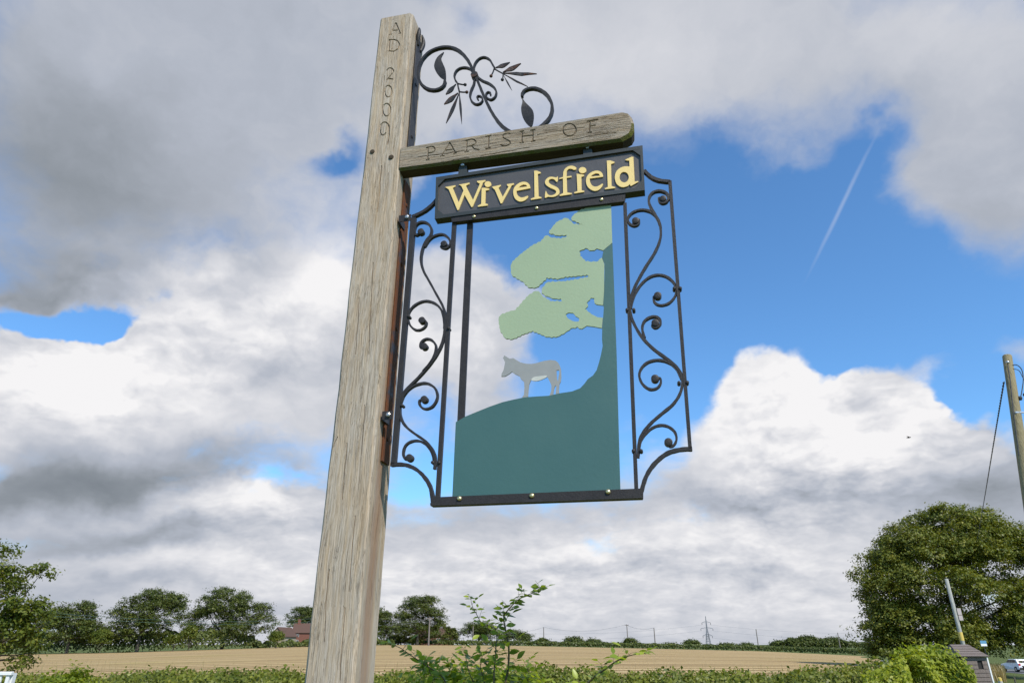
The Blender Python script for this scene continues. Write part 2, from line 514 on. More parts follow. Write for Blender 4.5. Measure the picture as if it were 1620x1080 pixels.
def v_groove(bm, path, w, depth, y_surf=0.0):
    """cutters for carved strokes: a chain of wedges along the path on the front face"""
    P = [np.array(p, float) for p in path]
    for a, b in zip(P, P[1:]):
        t = b - a; L = np.linalg.norm(t)
        if L < 1e-5: continue
        t /= L; n = np.array([-t[1], t[0]])
        a2 = a - t * w * 0.25; b2 = b + t * w * 0.25
        q = []
        for c, s in ((a2, 1), (b2, -1)):
            q.append([bm.verts.new((*(c + n * w * .75)[:1], y_surf - 0.004, (c + n * w * .75)[1])),
                      bm.verts.new((*(c - n * w * .75)[:1], y_surf - 0.004, (c - n * w * .75)[1])),
                      bm.verts.new(((c + t * s * w * .3)[0], y_surf + depth, (c + t * s * w * .3)[1]))])
        A, B = q
        for f in ((A[0], A[1], A[2]), (B[2], B[1], B[0]), (A[0], B[0], B[1], A[1]), (A[1], B[1], B[2], A[2]), (A[2], B[2], B[0], A[0])):
            bm.faces.new(f)
    bmesh.ops.recalc_face_normals(bm, faces=bm.faces)
def carve(name, bm, strokes, w, depth, mats, parent, splits=()):
    """link the timber mesh with each carved stroke cut into it"""
    o = bm_obj(name, bm, mats, parent)
    cut = bmesh.new()
    for s in strokes: v_groove(cut, s, w, depth)
    for s in splits: v_groove(cut, s, 0.0032, 0.012)
    c = bm_obj('cutter', cut, mats[0])
    c.parent = parent
    md = o.modifiers.new('carve', 'BOOLEAN')
    md.operation = 'DIFFERENCE'; md.object = c; md.solver = 'EXACT'; md.use_self = True
    bpy.context.view_layer.update()
    dg = bpy.context.evaluated_depsgraph_get()
    me = bpy.data.meshes.new_from_object(o.evaluated_get(dg))
    ok = len(me.polygons) > len(o.data.polygons)
    o.modifiers.clear()
    if ok:
        me.name = name
        o.data = me
    bpy.data.objects.remove(c)
    return o
def ell(cx, cy, rx, ry, n=14, a0=0, a1=360):
    return [(cx + rx * math.cos(R(a0 + (a1 - a0) * k / n)), cy + ry * math.sin(R(a0 + (a1 - a0) * k / n))) for k in range(n + 1)]

# post, slightly uneven arrises
zt = sp(654, 20, 0)[1]
rng = random.Random(4)
bm = bmesh.new()
rings = []
NZ = 46
ch = 0.008
for i in range(NZ + 1):
    z = -0.25 + (zt + 0.25) * i / NZ
    c = [ch + rng.uniform(-.003, .004) for _ in range(4)]
    if i == NZ: c = [q + .004 for q in c]
    x0, x1, y0, y1 = -PW, 0.0, 0.0, PW
    j = lambda: rng.uniform(-.0008, .0008)
    ring = [(x0 + c[0], y0), (x1 - c[1], y0), (x1, y0 + c[1]), (x1, y1 - c[2]), (x1 - c[2], y1), (x0 + c[3], y1), (x0, y1 - c[3]), (x0, y0 + c[0])]
    rings.append([bm.verts.new((p[0] + (j() if k not in (0, 1) else 0), p[1] + (j() if k not in (0, 1) else 0), z)) for k, p in enumerate(ring)])
for a, b in zip(rings, rings[1:]):
    for k in range(8):
        bm.faces.new((a[k], a[(k + 1) % 8], b[(k + 1) % 8], b[k]))
bm.faces.new(rings[0][::-1])
peak = bm.verts.new((-PW * .45, PW * .5, zt + 0.006))
for k in range(8): bm.faces.new((rings[-1][k], rings[-1][(k + 1) % 8], peak))
o5, k5 = (590, 15), 9.0
o6, k6 = (580, 100), 6.75
ST = []
for pts in ([(245, 360), (325, 190), (390, 345)], [(275, 300), (352, 297)], [(232, 362), (268, 355)], [(368, 342), (398, 340)],
            [(225, 435), (300, 430), (350, 447), (378, 500), (360, 560), (300, 598), (212, 590)], [(236, 440), (226, 590)]):
    ST.append(spz(o5, k5, pts, 0))
for pts in (cr([(212, 80), (238, 54), (272, 58), (284, 88), (262, 125), (214, 176)], 3) + [(245, 165), (280, 172)], ell(230, 300, 38, 62), ell(213, 498, 42, 68),
            cr([(206, 742), (180, 768), (152, 755), (140, 705), (152, 655), (186, 630), (220, 642), (238, 690), (237, 780), (220, 872)], 2)):
    ST.append(spz(o6, k6, pts, 0))
SPL = [[(603, 262), (601, 300), (597, 335)], [(536, 560), (534, 600), (531, 645)], [(562, 815), (557, 870), (552, 935)], [(521, 900), (516, 950), (513, 1015)], [(590, 415), (587, 470), (583, 560)], [(549, 700), (545, 745), (541, 790)],
       [(534, 690), (529, 701), (524, 712)], [(608, 120), (606, 150), (604, 185)], [(577, 640), (574, 690), (571, 720)], [(546, 960), (541, 1020), (538, 1075)], [(568, 470), (566, 510), (562, 560)]]
rj = random.Random(2)
SPLITS = [[sp(x + rj.uniform(-.5, .5), y, 0) for x, y in cr(p, 4)] for p in SPL]
post = carve('post', bm, ST, 0.0072, 0.009, [OAK_Z], sign, SPLITS)
for nm, px, r in (('peg', (589.3, 240.3), .0105), ('peg', (619.1, 249), .0115)):
    bm = bmesh.new(); disc(bm, sp(*px, 0), r, -0.004, 0.03, 10, 0.0015)
    bm_obj(nm, bm, [DARK_OAK], post)

# cross arm
prof = [(636.0, 233.0), (984, 176.8), (992.8, 178.6), (999.5, 184), (1002.8, 193), (1002.8, 206), (999, 213.5), (985, 221.5), (634.6, 268.2)]
pr = [sp(*p, 0) for p in prof]
pr[0] = (0.001, pr[0][1]); pr[-1] = (0.001, pr[-1][1])
bm = bmesh.new()
BD = 0.068
def ringv(y, inset, top=0.0):
    out = []
    for i, (u, z) in enumerate(pr):
        low = i >= 5
        out.append(bm.verts.new((u - (inset if 3 <= i <= 7 else 0), y, z + (inset if low else -top))))
    return out
# long edges cut into steps so the arrises wander a little
ra = ringv(0.0, 0.011, 0.004); rb = ringv(0.011, 0.0, 0.0); rc = ringv(BD - .006, 0.0, 0.0); rd = ringv(BD, 0.006, 0.004)
n = len(pr)
bm.faces.new(ra)
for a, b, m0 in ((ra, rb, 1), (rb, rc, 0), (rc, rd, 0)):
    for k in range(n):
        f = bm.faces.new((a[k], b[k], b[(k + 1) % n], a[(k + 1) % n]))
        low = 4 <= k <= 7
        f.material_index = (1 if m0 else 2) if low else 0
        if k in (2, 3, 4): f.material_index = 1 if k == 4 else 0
bm.faces.new(rd[::-1])
bmesh.ops.recalc_face_normals(bm, faces=bm.faces)
o7, k7 = (630, 180), 8.1
o8, k8 = (820, 165), 8.1
ST = []
for pts in ([(380, 430), (376, 590)], cr([(376, 432), (440, 420), (468, 447), (450, 490), (385, 502)], 3), [(356, 592), (400, 582)], [(356, 438), (385, 430)],
            [(555, 540), (660, 370), (735, 500)], [(605, 470), (705, 455)], [(538, 546), (592, 536)], [(708, 512), (748, 500)],
            [(880, 340), (872, 487)], cr([(862, 346), (940, 326), (990, 347), (984, 385), (940, 407), (882, 420)], 3), [(935, 407), (975, 450), (1042, 465)], [(850, 491), (905, 480)],
            [(1160, 285), (1155, 440)], [(1118, 296), (1192, 275)], [(1118, 451), (1182, 436)],
            cr([(1438, 256), (1400, 250), (1350, 266), (1340, 300), (1380, 326), (1425, 350), (1430, 386), (1390, 408), (1340, 412), (1312, 395)], 2)):
    ST.append(spz(o7, k7, pts, 0))
for pts in ([(45, 350), (45, 490)], [(185, 330), (185, 475)], [(50, 412), (180, 398)], [(18, 351), (72, 343)], [(18, 496), (72, 488)], [(155, 336), (217, 325)], [(160, 479), (217, 470)],
            ell(655, 328, 85, 80), [(915, 215), (912, 362)], [(880, 221), (1020, 197)], [(912, 284), (990, 268)], [(890, 366), (940, 358)]):
    ST.append(spz(o8, k8, pts, 0))
beam = carve('cross_arm', bm, ST, 0.0068, 0.008, [OAK_X, MOSS, DARK_OAK], sign, [[sp(x + 0, y + rj.uniform(-.6, .6), 0) for x, y in cr(p, 5)] for p in ([(660, 249), (700, 244), (735, 238)], [(760, 247), (800, 240), (838, 233)], [(850, 213), (890, 206), (925, 201)], [(905, 222), (940, 214), (975, 210)], [(700, 258), (720, 253), (742, 250)])])

# flat iron strap down the post's right hand face
bm = bmesh.new()
zlow = sp(605, 732, 0.09)[1]
zhi = sp(664, 62, 0.09)[1]
box(bm, 0.0015, 0.0085, 0.062, 0.132, pr[0][1] + .002, zhi)
bevel(bm, 0.0012)
strap = bm_obj('iron_strap', bm, [IRON], sign)
bm = bmesh.new()
box(bm, 0.0015, 0.0085, 0.062, 0.132, zlow, pr[-1][1] - .004)
bevel(bm, 0.0012)
bm_obj('iron_strap', bm, [RUSTY], sign)
for zz in (zhi - .30, zhi - .62, pr[-1][1] - .12, pr[-1][1] - .42, pr[-1][1] - .72, zlow + .09):
    bm = bmesh.new()
    tube(bm, [(0.0085, 0.097, zz), (0.0125, 0.097, zz), (0.0135, 0.097, zz)], [0.0085, 0.008, 0.004], 8)
    bm_obj('bolt_head', bm, [RUSTY if zz < pr[-1][1] else IRON], strap)
# forged leaf tips at the strap's top
for s in (-1, 1):
    bm = bmesh.new()
    pth = cr([(0.008, 0.097 + s * .018, zhi - .06), (0.012, 0.097 + s * .03, zhi - .02), (0.016, 0.097 + s * .034, zhi + .02), (0.010, 0.097 + s * .022, zhi + .06)], 5)
    tube(bm, pth, [0.008 + .006 * math.sin(math.pi * i / (len(pth) - 1)) - .005 * i / (len(pth) - 1) for i in range(len(pth))], 7)
    bm_obj('forged_tip', bm, [IRON], strap, True)

# wrought iron scroll over the arm
OT, KT = (640, 30), 5.685
VT = 0.036
def top(pts): return spz(OT, KT, pts, VT)
scroll = None
bm = bmesh.new()
flatbar(bm, top(cr([(366, 566), (356, 602), (322, 632), (270, 646), (210, 636), (163, 603), (134, 556), (124, 500), (135, 430), (170, 360), (230, 302), (310, 268), (390, 260),
                    (460, 276), (520, 316), (570, 376), (605, 440), (635, 510), (662, 572), (690, 640), (720, 710), (757, 790), (802, 870), (852, 940), (902, 988), (950, 1020)], 4)), VT - .009, VT + .009, 0.0115)
flatbar(bm, top(cr([(1058, 705), (1060, 680), (1082, 650), (1130, 632), (1182, 632), (1242, 656), (1292, 702), (1325, 770), (1326, 840), (1302, 900), (1262, 945), (1215, 985)], 4)), VT - .009, VT + .009, 0.010, 0.014)
scroll = bm_obj('iron_scroll', bm, [IRON], sign)
def scroll_piece(pts, th=.0075, te=None, d=.007):
    bm = bmesh.new()
    flatbar(bm, top(cr(pts, 4)), VT - d, VT + d, th, te)
    return bm_obj('tendril', bm, [IRON], scroll)
scroll_piece([(636, 515), (624, 450), (640, 400), (675, 362), (720, 350), (765, 370), (790, 410), (812, 446)], .0085, .006)
scroll_piece([(628, 500), (600, 462), (560, 444), (510, 446), (470, 470), (450, 510), (455, 550), (475, 582), (492, 655)], .0085, .006)
scroll_piece([(632, 520), (625, 590), (600, 650), (590, 700), (605, 745), (640, 772), (680, 766), (703, 737), (692, 706), (665, 698), (653, 715), (665, 730)], .009, .005)
scroll_piece([(650, 522), (700, 560), (760, 586), (805, 620), (826, 660), (816, 705), (780, 731), (745, 717), (733, 688), (750, 664), (775, 672), (772, 690)], .009, .005)
bm = bmesh.new()   # collar that ties the stems together
c = top([(632, 515)])[0]
disc(bm, c, .017, VT - .013, VT + .013, 10)
bm_obj('collar', bm, [RUSTLEAF], scroll)
def leaf_plate(outline, m, fold=.006):
    pts = top(outline)
    bm = bmesh.new()
    prism(bm, pts, VT - .003, VT + .003)
    cx = sum(p[0] for p in pts) / len(pts)
    for v in bm.verts:                       # cupped like a hammered leaf
        v.co.y += fold * (1 - min(1.0, abs(v.co.x - cx) / .03))
    return bm_obj('leaf', bm, [m], scroll)
leaf_plate(cr([(352, 296), (312, 325), (282, 370), (267, 430), (285, 480), (320, 520), (350, 542), (368, 575), (373, 520), (365, 450), (341, 392), (327, 345)], 3, True), IRON)
leaf_plate(cr([(1052, 700), (1060, 745), (1049, 800), (1055, 860), (1080, 915), (1125, 962), (1150, 957), (1163, 890), (1156, 830), (1120, 782), (1078, 738)], 3, True), IRON)
def spear(a, b, w, m):
    a = np.array(a, float); b = np.array(b, float)
    t = b - a; L = np.linalg.norm(t); t /= L; nn = np.array([-t[1], t[0]])
    prof_ = [(0, .12), (.18, .35), (.4, .95), (.55, 1.0), (.75, .65), (.9, .28), (1, .02)]
    out = [a + t * L * s + nn * w * .5 * h for s, h in prof_] + [a + t * L * s - nn * w * .5 * h for s, h in reversed(prof_)]
    leaf_plate([tuple(q) for q in out], m, 0.004)
for a, b, w in (((818, 442), (948, 393), 32), ((885, 482), (1048, 403), 36), ((885, 490), (1190, 496), 26), ((885, 498), (967, 645), 12), ((885, 495), (1110, 612), 12)):
    spear(a, b, w, RUSTLEAF)
for a, b, w in (((462, 588), (370, 680), 36), ((480, 668), (355, 770), 40), ((492, 668), (373, 940), 28), ((490, 640), (513, 945), 20)):
    spear(a, b, w, RUSTLEAF)
for a, b in (((806, 450), (890, 496)), ((806, 450), (780, 510)), ((886, 496), (880, 545)), ((478, 583), (540, 594)), ((494, 657), (556, 660)), ((478, 578), (492, 672))):
    scroll_piece([a, ((a[0] + b[0]) / 2 + 2, (a[1] + b[1]) / 2 + 2), b], .0045, .004, .003)
for c in ((778, 515), (880, 548), (545, 593), (560, 660)):
    u, z = top([c])[0]
    bm = bmesh.new()
    bmesh.ops.create_icosphere(bm, subdivisions=2, radius=.0078, matrix=Matrix.Translation((u, VT, z)))
    bm_obj('berry', bm, [RUSTLEAF], scroll, True)

# ------------------------------------------------------------------ the hanging sign under the arm
hang = empty('hanging_sign', PC, -YAW)
tag(hang, 'hanging village name sign with gold lettering, green cut-out hill, tree and donkey', 'hanging sign')
BLACK = paint_mat('black_sign_paint', (0.078, 0.071, 0.067), 0.42, 0.15, 14, 90, 0.15)
EDGE = paint_mat('dark_green_black_paint', (0.040, 0.044, 0.042), 0.45, 0.2, 14, 90, 0.15, 0.35)
GOLD = paint_mat('gold_paint', (0.80, 0.585, 0.22), 0.4, 0.06, 30, 200, 0.1)
BRASS = material('brass', lambda N: principled(N, (0.72, 0.58, 0.30), 0.3, metallic=0.85))
FR = paint_mat('black_frame_paint', (0.034, 0.030, 0.029), 0.45, 0.35, 30, 150, 0.35, 0.22)

bq = [(692, 285), (1016.7, 235.2), (1020.4, 305.5), (690, 350.6)]
bu = [sp(*p, OFF) for p in bq]
bm = bmesh.new()
prism(bm, bu, OFF - .008, OFF + .020)
board = bm_obj('name_board', bm, [EDGE], hang)
# raised moulding with cut corners round a sunk field: four rails + four corner blocks
def lerp(a, b, t): return (a[0] + (b[0] - a[0]) * t, a[1] + (b[1] - a[1]) * t)
def bl(s, t):          # bilinear on the board, s along, t down
    return lerp(lerp(bu[0], bu[1], s), lerp(bu[3], bu[2], s), t)
mx, my = .012, .075
for quad in ([(0, 0), (1, 0), (1 - mx, my), (mx, my)], [(1, 0), (1, 1), (1 - mx, 1 - my), (1 - mx, my)], [(1, 1), (0, 1), (mx, 1 - my), (1 - mx, 1 - my)], [(0, 1), (0, 0), (mx, my), (mx, 1 - my)]):
    bm = bmesh.new(); prism(bm, [bl(*q) for q in quad], OFF - .020, OFF - .0082)
    bm_obj('moulding', bm, [EDGE], board)
cxx, cyy = .045, .22
for sx, sy in ((0, 0), (1, 0), (1, 1), (0, 1)):
    f = lambda a, b: bl(a if sx == 0 else 1 - a, b if sy == 0 else 1 - b)
    bm = bmesh.new(); prism(bm, [f(mx, my), f(cxx, my), f(mx, cyy)], OFF - .0195, OFF - .0083)
    bm_obj('corner_block', bm, [EDGE], board)
bm = bmesh.new(); prism(bm, [bl(mx, my), bl(1 - mx, my), bl(1 - mx, 1 - my), bl(mx, 1 - my)], OFF - .0105, OFF - .0081)
bm_obj('board_field', bm, [BLACK], board)

LV0, LV1 = OFF - .0155, OFF - .0106
def letter(ch_, org, outer, holes=(), dot=None, k=13.5):
    bm = bmesh.new()
    prism(bm, spz(org, k, outer, LV0), LV0, LV1, [spz(org, k, h, LV0) for h in holes])
    if dot:
        prism(bm, spz(org, k, dot, LV0), LV0, LV1)
    o = bm_obj('letter', bm, [GOLD], board)
    o['label'] = 'raised gold letter ' + ch_
    return o
C1, C2, C3, C4 = (700, 260), (780, 255), (860, 240), (930, 235)
letter('W', C1, [(55, 487), (275, 447), (272, 473), (220, 503), (345, 810), (448, 560), (402, 460), (347, 434), (578, 392), (572, 420), (508, 450), (505, 470), (652, 760), (800, 412), (742, 382), (735, 356),
                 (915, 336), (912, 362), (866, 390), (645, 900), (620, 917), (472, 652), (345, 968), (320, 980), (132, 532)])
letter('i', C1, [(838, 505), (900, 500), (1000, 520), (990, 546), (920, 562), (912, 835), (970, 850), (960, 878), (757, 906), (752, 886), (826, 846)], dot=ell(970, 423, 72, 62)[:-1])
letter('v', C2, [(-20, 546), (165, 506), (165, 526), (118, 572), (207, 760), (330, 545), (300, 516), (298, 491), (445, 470), (440, 500), (396, 522), (192, 895), (165, 906), (40, 612), (-5, 572)])
letter('e', C2, cr([(752, 745), (733, 790), (680, 836), (610, 861), (545, 855), (480, 810), (442, 740), (430, 650), (450, 570), (502, 505), (580, 456), (665, 440), (740, 462), (785, 515), (797, 578)], 2)
       + [(500, 634)] + cr([(506, 690), (542, 745), (600, 775), (662, 768), (735, 740)], 2), [[(538, 566), (590, 522), (650, 498), (705, 506), (732, 540)]])
letter('l', C2, [(878, 205), (935, 203), (1025, 240), (1010, 262), (955, 272), (972, 752), (1035, 770), (1030, 792), (810, 826), (805, 802), (886, 770)])
letter('s', C3, cr([(300, 525), (302, 600), (282, 650), (240, 602), (190, 580), (140, 586), (108, 620), (115, 660), (160, 700), (260, 745), (320, 790), (340, 850), (320, 910), (250, 955), (170, 968), (90, 962),
                    (25, 985), (45, 835), (70, 880), (110, 925), (180, 930), (240, 905), (268, 865), (250, 820), (150, 775), (70, 725), (30, 670), (40, 610), (90, 556), (160, 535), (230, 545), (275, 552)], 2, True))
letter('f', C3, cr([(700, 342), (690, 380), (650, 388), (590, 366), (530, 371), (493, 420)], 2) + [(490, 530), (595, 515), (592, 545), (492, 560), (502, 870), (605, 885), (598, 908), (346, 946), (342, 922), (416, 885), (412, 570),
                    (335, 586), (333, 566), (412, 540)] + cr([(420, 440), (450, 372), (520, 316), (590, 300), (650, 310)], 2))
letter('i', C3, [(705, 470), (760, 478), (865, 495), (860, 520), (806, 540), (811, 825), (870, 835), (862, 860), (660, 891), (650, 869), (723, 840)], dot=ell(832, 395, 82, 66)[:-1])
letter('e', C3, cr([(1272, 690), (1240, 755), (1180, 815), (1100, 838), (1020, 815), (950, 760), (912, 682), (905, 610), (925, 530), (980, 465), (1060, 420), (1140, 405), (1215, 425), (1260, 475), (1272, 535)], 2)
       + [(985, 573)] + cr([(990, 640), (1030, 715), (1090, 745), (1150, 740), (1215, 706), (1250, 684)], 2), [[(1003, 532), (1050, 487), (1120, 459), (1180, 471), (1206, 514)]])
letter('l', C4, [(405, 260), (480, 255), (575, 290), (560, 310), (495, 332), (506, 800), (588, 825), (580, 845), (366, 871), (358, 851), (426, 820)])
letter('d', C4, [(800, 237), (935, 178), (972, 178), (1000, 706), (1070, 695), (1080, 712), (930, 796), (905, 796), (904, 757)] + cr([(850, 802), (760, 826), (680, 808), (610, 745), (578, 650), (580, 570), (615, 480), (690, 415), (790, 381), (889, 385)], 2)
       + [(885, 258), (812, 252)], [ell(775, 612, 100, 114)[:-1]])

# rail under the board with brass screws
frame = bmesh.new()
prism(frame, [sp(715.5, 347.5), sp(990, 310), sp(988, 322.3), sp(716.5, 354.8)], OFF - .016, OFF + .010)
frame = bm_obj('frame_rail', frame, [FR], hang)
def pbox(name, q, v0, v1, parent, m=FR):
    bm = bmesh.new(); prism(bm, [sp(*p) for p in q], v0, v1)
    return bm_obj(name, bm, [m], parent)
pbox('frame_rail', [(684, 787.5), (1016, 773.5), (1017, 784), (683.5, 797)], OFF - .014, OFF + .008, hang)
pbox('frame_lip', [(683.5, 797.2), (1017, 784.2), (1017, 789.5), (684, 801.5)], OFF - .022, OFF + .012, hang)
pbox('frame_stile', [(715.8, 354), (722, 353.5), (696, 786.8), (689.4, 787.2)], OFF - .007, OFF + .007, hang)
pbox('frame_stile', [(985.8, 322.6), (991.4, 322), (1009.8, 773.6), (1003.6, 774)], OFF - .007, OFF + .007, hang)
pbox('picture_bar', [(738.2, 352.4), (747.2, 351.4), (728.2, 785.8), (716.5, 786.3)], OFF + .006, OFF + .016, hang)
pbox('frame_stile', [(650.5, 346), (658.5, 345), (627, 734), (619.3, 735)], OFF - .009, OFF + .009, hang)
pbox('frame_stile', [(1057.2, 288), (1062.4, 287.6), (1094.6, 711), (1089, 711.5)], OFF - .009, OFF + .009, hang)
for pts in ([(692, 316), (684, 325), (673, 334), (662, 340), (652, 344)], [(1019, 271), (1030, 281), (1043, 286.5), (1060, 288.5)],
            [(619, 735), (640, 735), (658, 742), (672, 755), (682, 773), (686, 799)], [(1095, 710), (1075, 711.5), (1055, 717.5), (1036, 733), (1023, 752), (1015.5, 775), (1014.5, 788)]):
    bm = bmesh.new(); flatbar(bm, [sp(*p) for p in cr(pts, 5)], OFF - .009, OFF + .009, .0125)
    bm_obj('corner_sweep', bm, [FR], hang)
o2, k2 = (680, 220), 4.5
for c in ((315, 553), (760, 493), (1222, 432)):
    bm = bmesh.new(); disc(bm, spz(o2, k2, [c], OFF - .016)[0], .0075, OFF - .019, OFF - .0155, 12, .003)
    bm_obj('brass_screw', bm, [BRASS], frame, True)
for c in ((727, 788.5), (841.5, 784), (962, 777.8)):
    bm = bmesh.new(); disc(bm, sp(*c, OFF - .014), .0085, OFF - .018, OFF - .0135, 12, .004)
    bm_obj('brass_screw', bm, [BRASS], frame, True)

# side scrolls
Z1, Z3, Z4, Z5, KS = (600, 240), (560, 520), (840, 230), (840, 520), 3.6
def s_path(*segs):
    out = []
    for org, pts in segs: out += [(org[0] + p[0] / KS, org[1] + p[1] / KS) for p in pts]
    return [sp(*p) for p in cr(out, 4)]
def side(parts, blobs, studs):
    root = None
    for i, (segs, th, te) in enumerate(parts):
        bm = bmesh.new()
        flatbar(bm, s_path(*segs), OFF - .008 + .0007 * (i % 3), OFF + .008 - .0007 * (i % 3), th, te)
        o = bm_obj('side_scroll' if i == 0 else 'scroll_branch', bm, [FR], root or hang)
        root = root or o
    for org, c, r in blobs:
        bm = bmesh.new(); disc(bm, sp(org[0] + c[0] / KS, org[1] + c[1] / KS), r, OFF - .011, OFF + .011, 14, .002)
        bm_obj('scroll_eye', bm, [FR], root)
    for org, c in studs:
        bm = bmesh.new(); disc(bm, sp(org[0] + c[0] / KS, org[1] + c[1] / KS), .006, OFF - .012, OFF + .012, 8, .002)
        bm_obj('rivet', bm, [FR], root)
T_ = .0088
side([([(Z1, [(240, 462), (212, 478), (201, 452), (212, 420), (240, 404), (275, 410), (298, 440), (294, 478), (268, 512), (247, 560), (239, 620), (252, 678), (287, 742), (330, 820), (362, 880), (378, 940), (374, 1020)]),
        (Z3, [(505, 80), (472, 150), (425, 215), (366, 282), (310, 338), (276, 380), (262, 430), (266, 500), (295, 555), (350, 600), (410, 642), (450, 692), (464, 745), (460, 800)])], T_, T_),
      ([(Z1, [(372, 530), (352, 545), (384, 552), (406, 525), (396, 495), (366, 474), (328, 478), (290, 500), (258, 545)])], T_ * .8, T_),
      ([(Z1, [(245, 965), (270, 972), (262, 998), (235, 1016), (203, 1014), (174, 985), (164, 945), (180, 900), (220, 866), (270, 852), (322, 868), (356, 906), (370, 960), (372, 1010)])], T_ * .8, T_),
      ([(Z3, [(403, 103), (380, 108), (386, 78), (414, 60), (446, 68), (468, 100), (462, 148), (435, 198), (395, 246)])], T_ * .8, T_),
      ([(Z3, [(403, 405), (374, 412), (380, 442), (410, 458), (450, 442), (476, 394), (466, 345), (430, 316), (388, 312), (332, 332), (290, 372), (266, 425)])], T_ * .8, T_),
      ([(Z3, [(318, 737), (294, 744), (282, 710), (295, 666), (330, 642), (376, 640), (420, 668), (450, 718), (460, 775)])], T_ * .8, T_)],
     [(Z1, (240, 460), .0135), (Z1, (371, 530), .0135), (Z1, (246, 964), .0135), (Z3, (403, 104), .0135), (Z3, (403, 405), .0135), (Z3, (319, 737), .0135)],
     [(Z1, (172, 942)), (Z1, (398, 1010)), (Z3, (278, 440)), (Z3, (488, 764)), (Z3, (452, 764))])
side([([(Z4, [(752, 308), (728, 306), (742, 329), (768, 328), (784, 303), (770, 274), (730, 262), (690, 275), (671, 310), (680, 350), (706, 396), (733, 445), (740, 505), (729, 560), (700, 622), (660, 684), (620, 752), (583, 828), (566, 900), (570, 970), (598, 1038)]),
        (Z5, [(640, 58), (700, 118), (768, 168), (822, 212), (856, 262), (862, 312), (848, 372), (808, 432), (748, 482), (688, 534), (640, 590), (616, 645), (611, 735)])], T_, T_),
      ([(Z4, [(594, 430), (616, 428), (612, 450), (588, 461), (560, 447), (553, 416), (580, 385), (630, 370), (682, 381), (716, 412), (734, 452)])], T_ * .8, T_),
      ([(Z4, [(722, 860), (698, 866), (706, 898), (740, 913), (786, 900), (820, 862), (828, 820), (810, 780), (770, 749), (720, 740), (670, 756), (622, 800), (586, 862), (568, 930)])], T_ * .8, T_),
      ([(Z4, [(708, 1015), (690, 1028), (712, 1040), (737, 1020), (734, 993), (708, 977), (670, 985), (642, 1010), (634, 1050), (648, 1096)])], T_ * .8, T_),
      ([(Z5, [(707, 287), (736, 284), (738, 314), (715, 341), (675, 345), (636, 316), (617, 270), (630, 225), (670, 191), (730, 180), (790, 196), (832, 232), (858, 288)])], T_ * .8, T_),
      ([(Z5, [(783, 650), (792, 672), (815, 662), (829, 630), (820, 590), (786, 560), (740, 550), (690, 566), (646, 606), (621, 652), (612, 722)])], T_ * .8, T_)],
     [(Z4, (752, 310), .0125), (Z4, (596, 435), .0135), (Z4, (722, 860), .0135), (Z4, (708, 1015), .0135), (Z5, (707, 287), .0135), (Z5, (783, 648), .0135)],
     [(Z4, (816, 820)), (Z4, (850, 820)), (Z4, (586, 942)), (Z4, (548, 942)), (Z5, (843, 312)), (Z5, (890, 310)), (Z5, (628, 698)), (Z5, (584, 698))])

# bracket lugs that bolt the sign to the strap, and the two lugs under the arm
for y, x in ((347, 647), (658, 618)):
    u, z = sp(x, y, OFF)
    bm = bmesh.new(); box(bm, .0095, u + .012, OFF - .013, OFF - .0095, z - .016, z + .016); box(bm, .0087, .0127, OFF - .0095, .090, z - .016, z + .016)
    lug = bm_obj('lug', bm, [FR], hang)
    bm = bmesh.new(); disc(bm, (u - .002, z), .009, OFF - .021, OFF - .012, 6, .003)
    bm_obj('bolt_head', bm, [material('galvanised', lambda N: principled(N, (.45, .45, .46), .4, metallic=.8))], lug)
for x, y, yb in ((733.5, 266, 278.6), (930, 238.5, 249.2)):
    u, z = sp(x, y, OFF)
    zb_ = sp(x, yb, OFF)[1]
    bm = bmesh.new()
    out = [(u - .02, zb_ + .0005), (u + .02, zb_ + .0005), (u + .016, z + .012), (u + .008, z + .026), (u - .008, z + .026), (u - .016, z + .012)]
    prism(bm, out, OFF - .012, OFF - .006)
    prism(bm, out, OFF + .010, OFF + .016)
    lug = bm_obj('lug', bm, [EDGE], hang)
    bm = bmesh.new(); disc(bm, (u, z + .004), .0085, OFF - .020, OFF + .024, 6, .003)
    bm_obj('bolt_head', bm, [MATS['galvanised']], lug)

# picture: dark green hill with trunk, pale green crown, grey donkey
TEAL = paint_mat('dark_green_paint', (0.044, 0.114, 0.106), 0.5, 0.10, 5, 60, 0.12)
PALE = paint_mat('pale_green_paint', (0.31, 0.385, 0.235), 0.5, 0.04, 8, 90, 0.15)
def fray(pts, amp, seed, step=2.6):
    """small saw-tooth leaf edge along a pixel outline"""
    r_ = random.Random(seed); out = []
    for i, a in enumerate(pts):
        b = pts[(i + 1) % len(pts)]
        if len(a) > 2 and a[2] == 0:
            out.append(a[:2]); continue
        L = math.hypot(b[0] - a[0], b[1] - a[1]); n_ = max(1, int(L / step))
        nx, ny = (b[1] - a[1]) / (L + 1e-6), -(b[0] - a[0]) / (L + 1e-6)
        for k in range(n_):
            t = k / n_; s = amp * (1 if k % 2 else -.4) * r_.uniform(.4, 1.2)
            out.append((a[0] + (b[0] - a[0]) * t + nx * s, a[1] + (b[1] - a[1]) * t + ny * s))
    return out
T3, KP = (780, 320), 8.1
T4 = (780, 430)
def q3(*pts): return [(780 + p[0] / KP, 320 + p[1] / KP) for p in pts]
def q4(*pts): return [(780 + p[0] / KP, 430 + p[1] / KP) for p in pts]
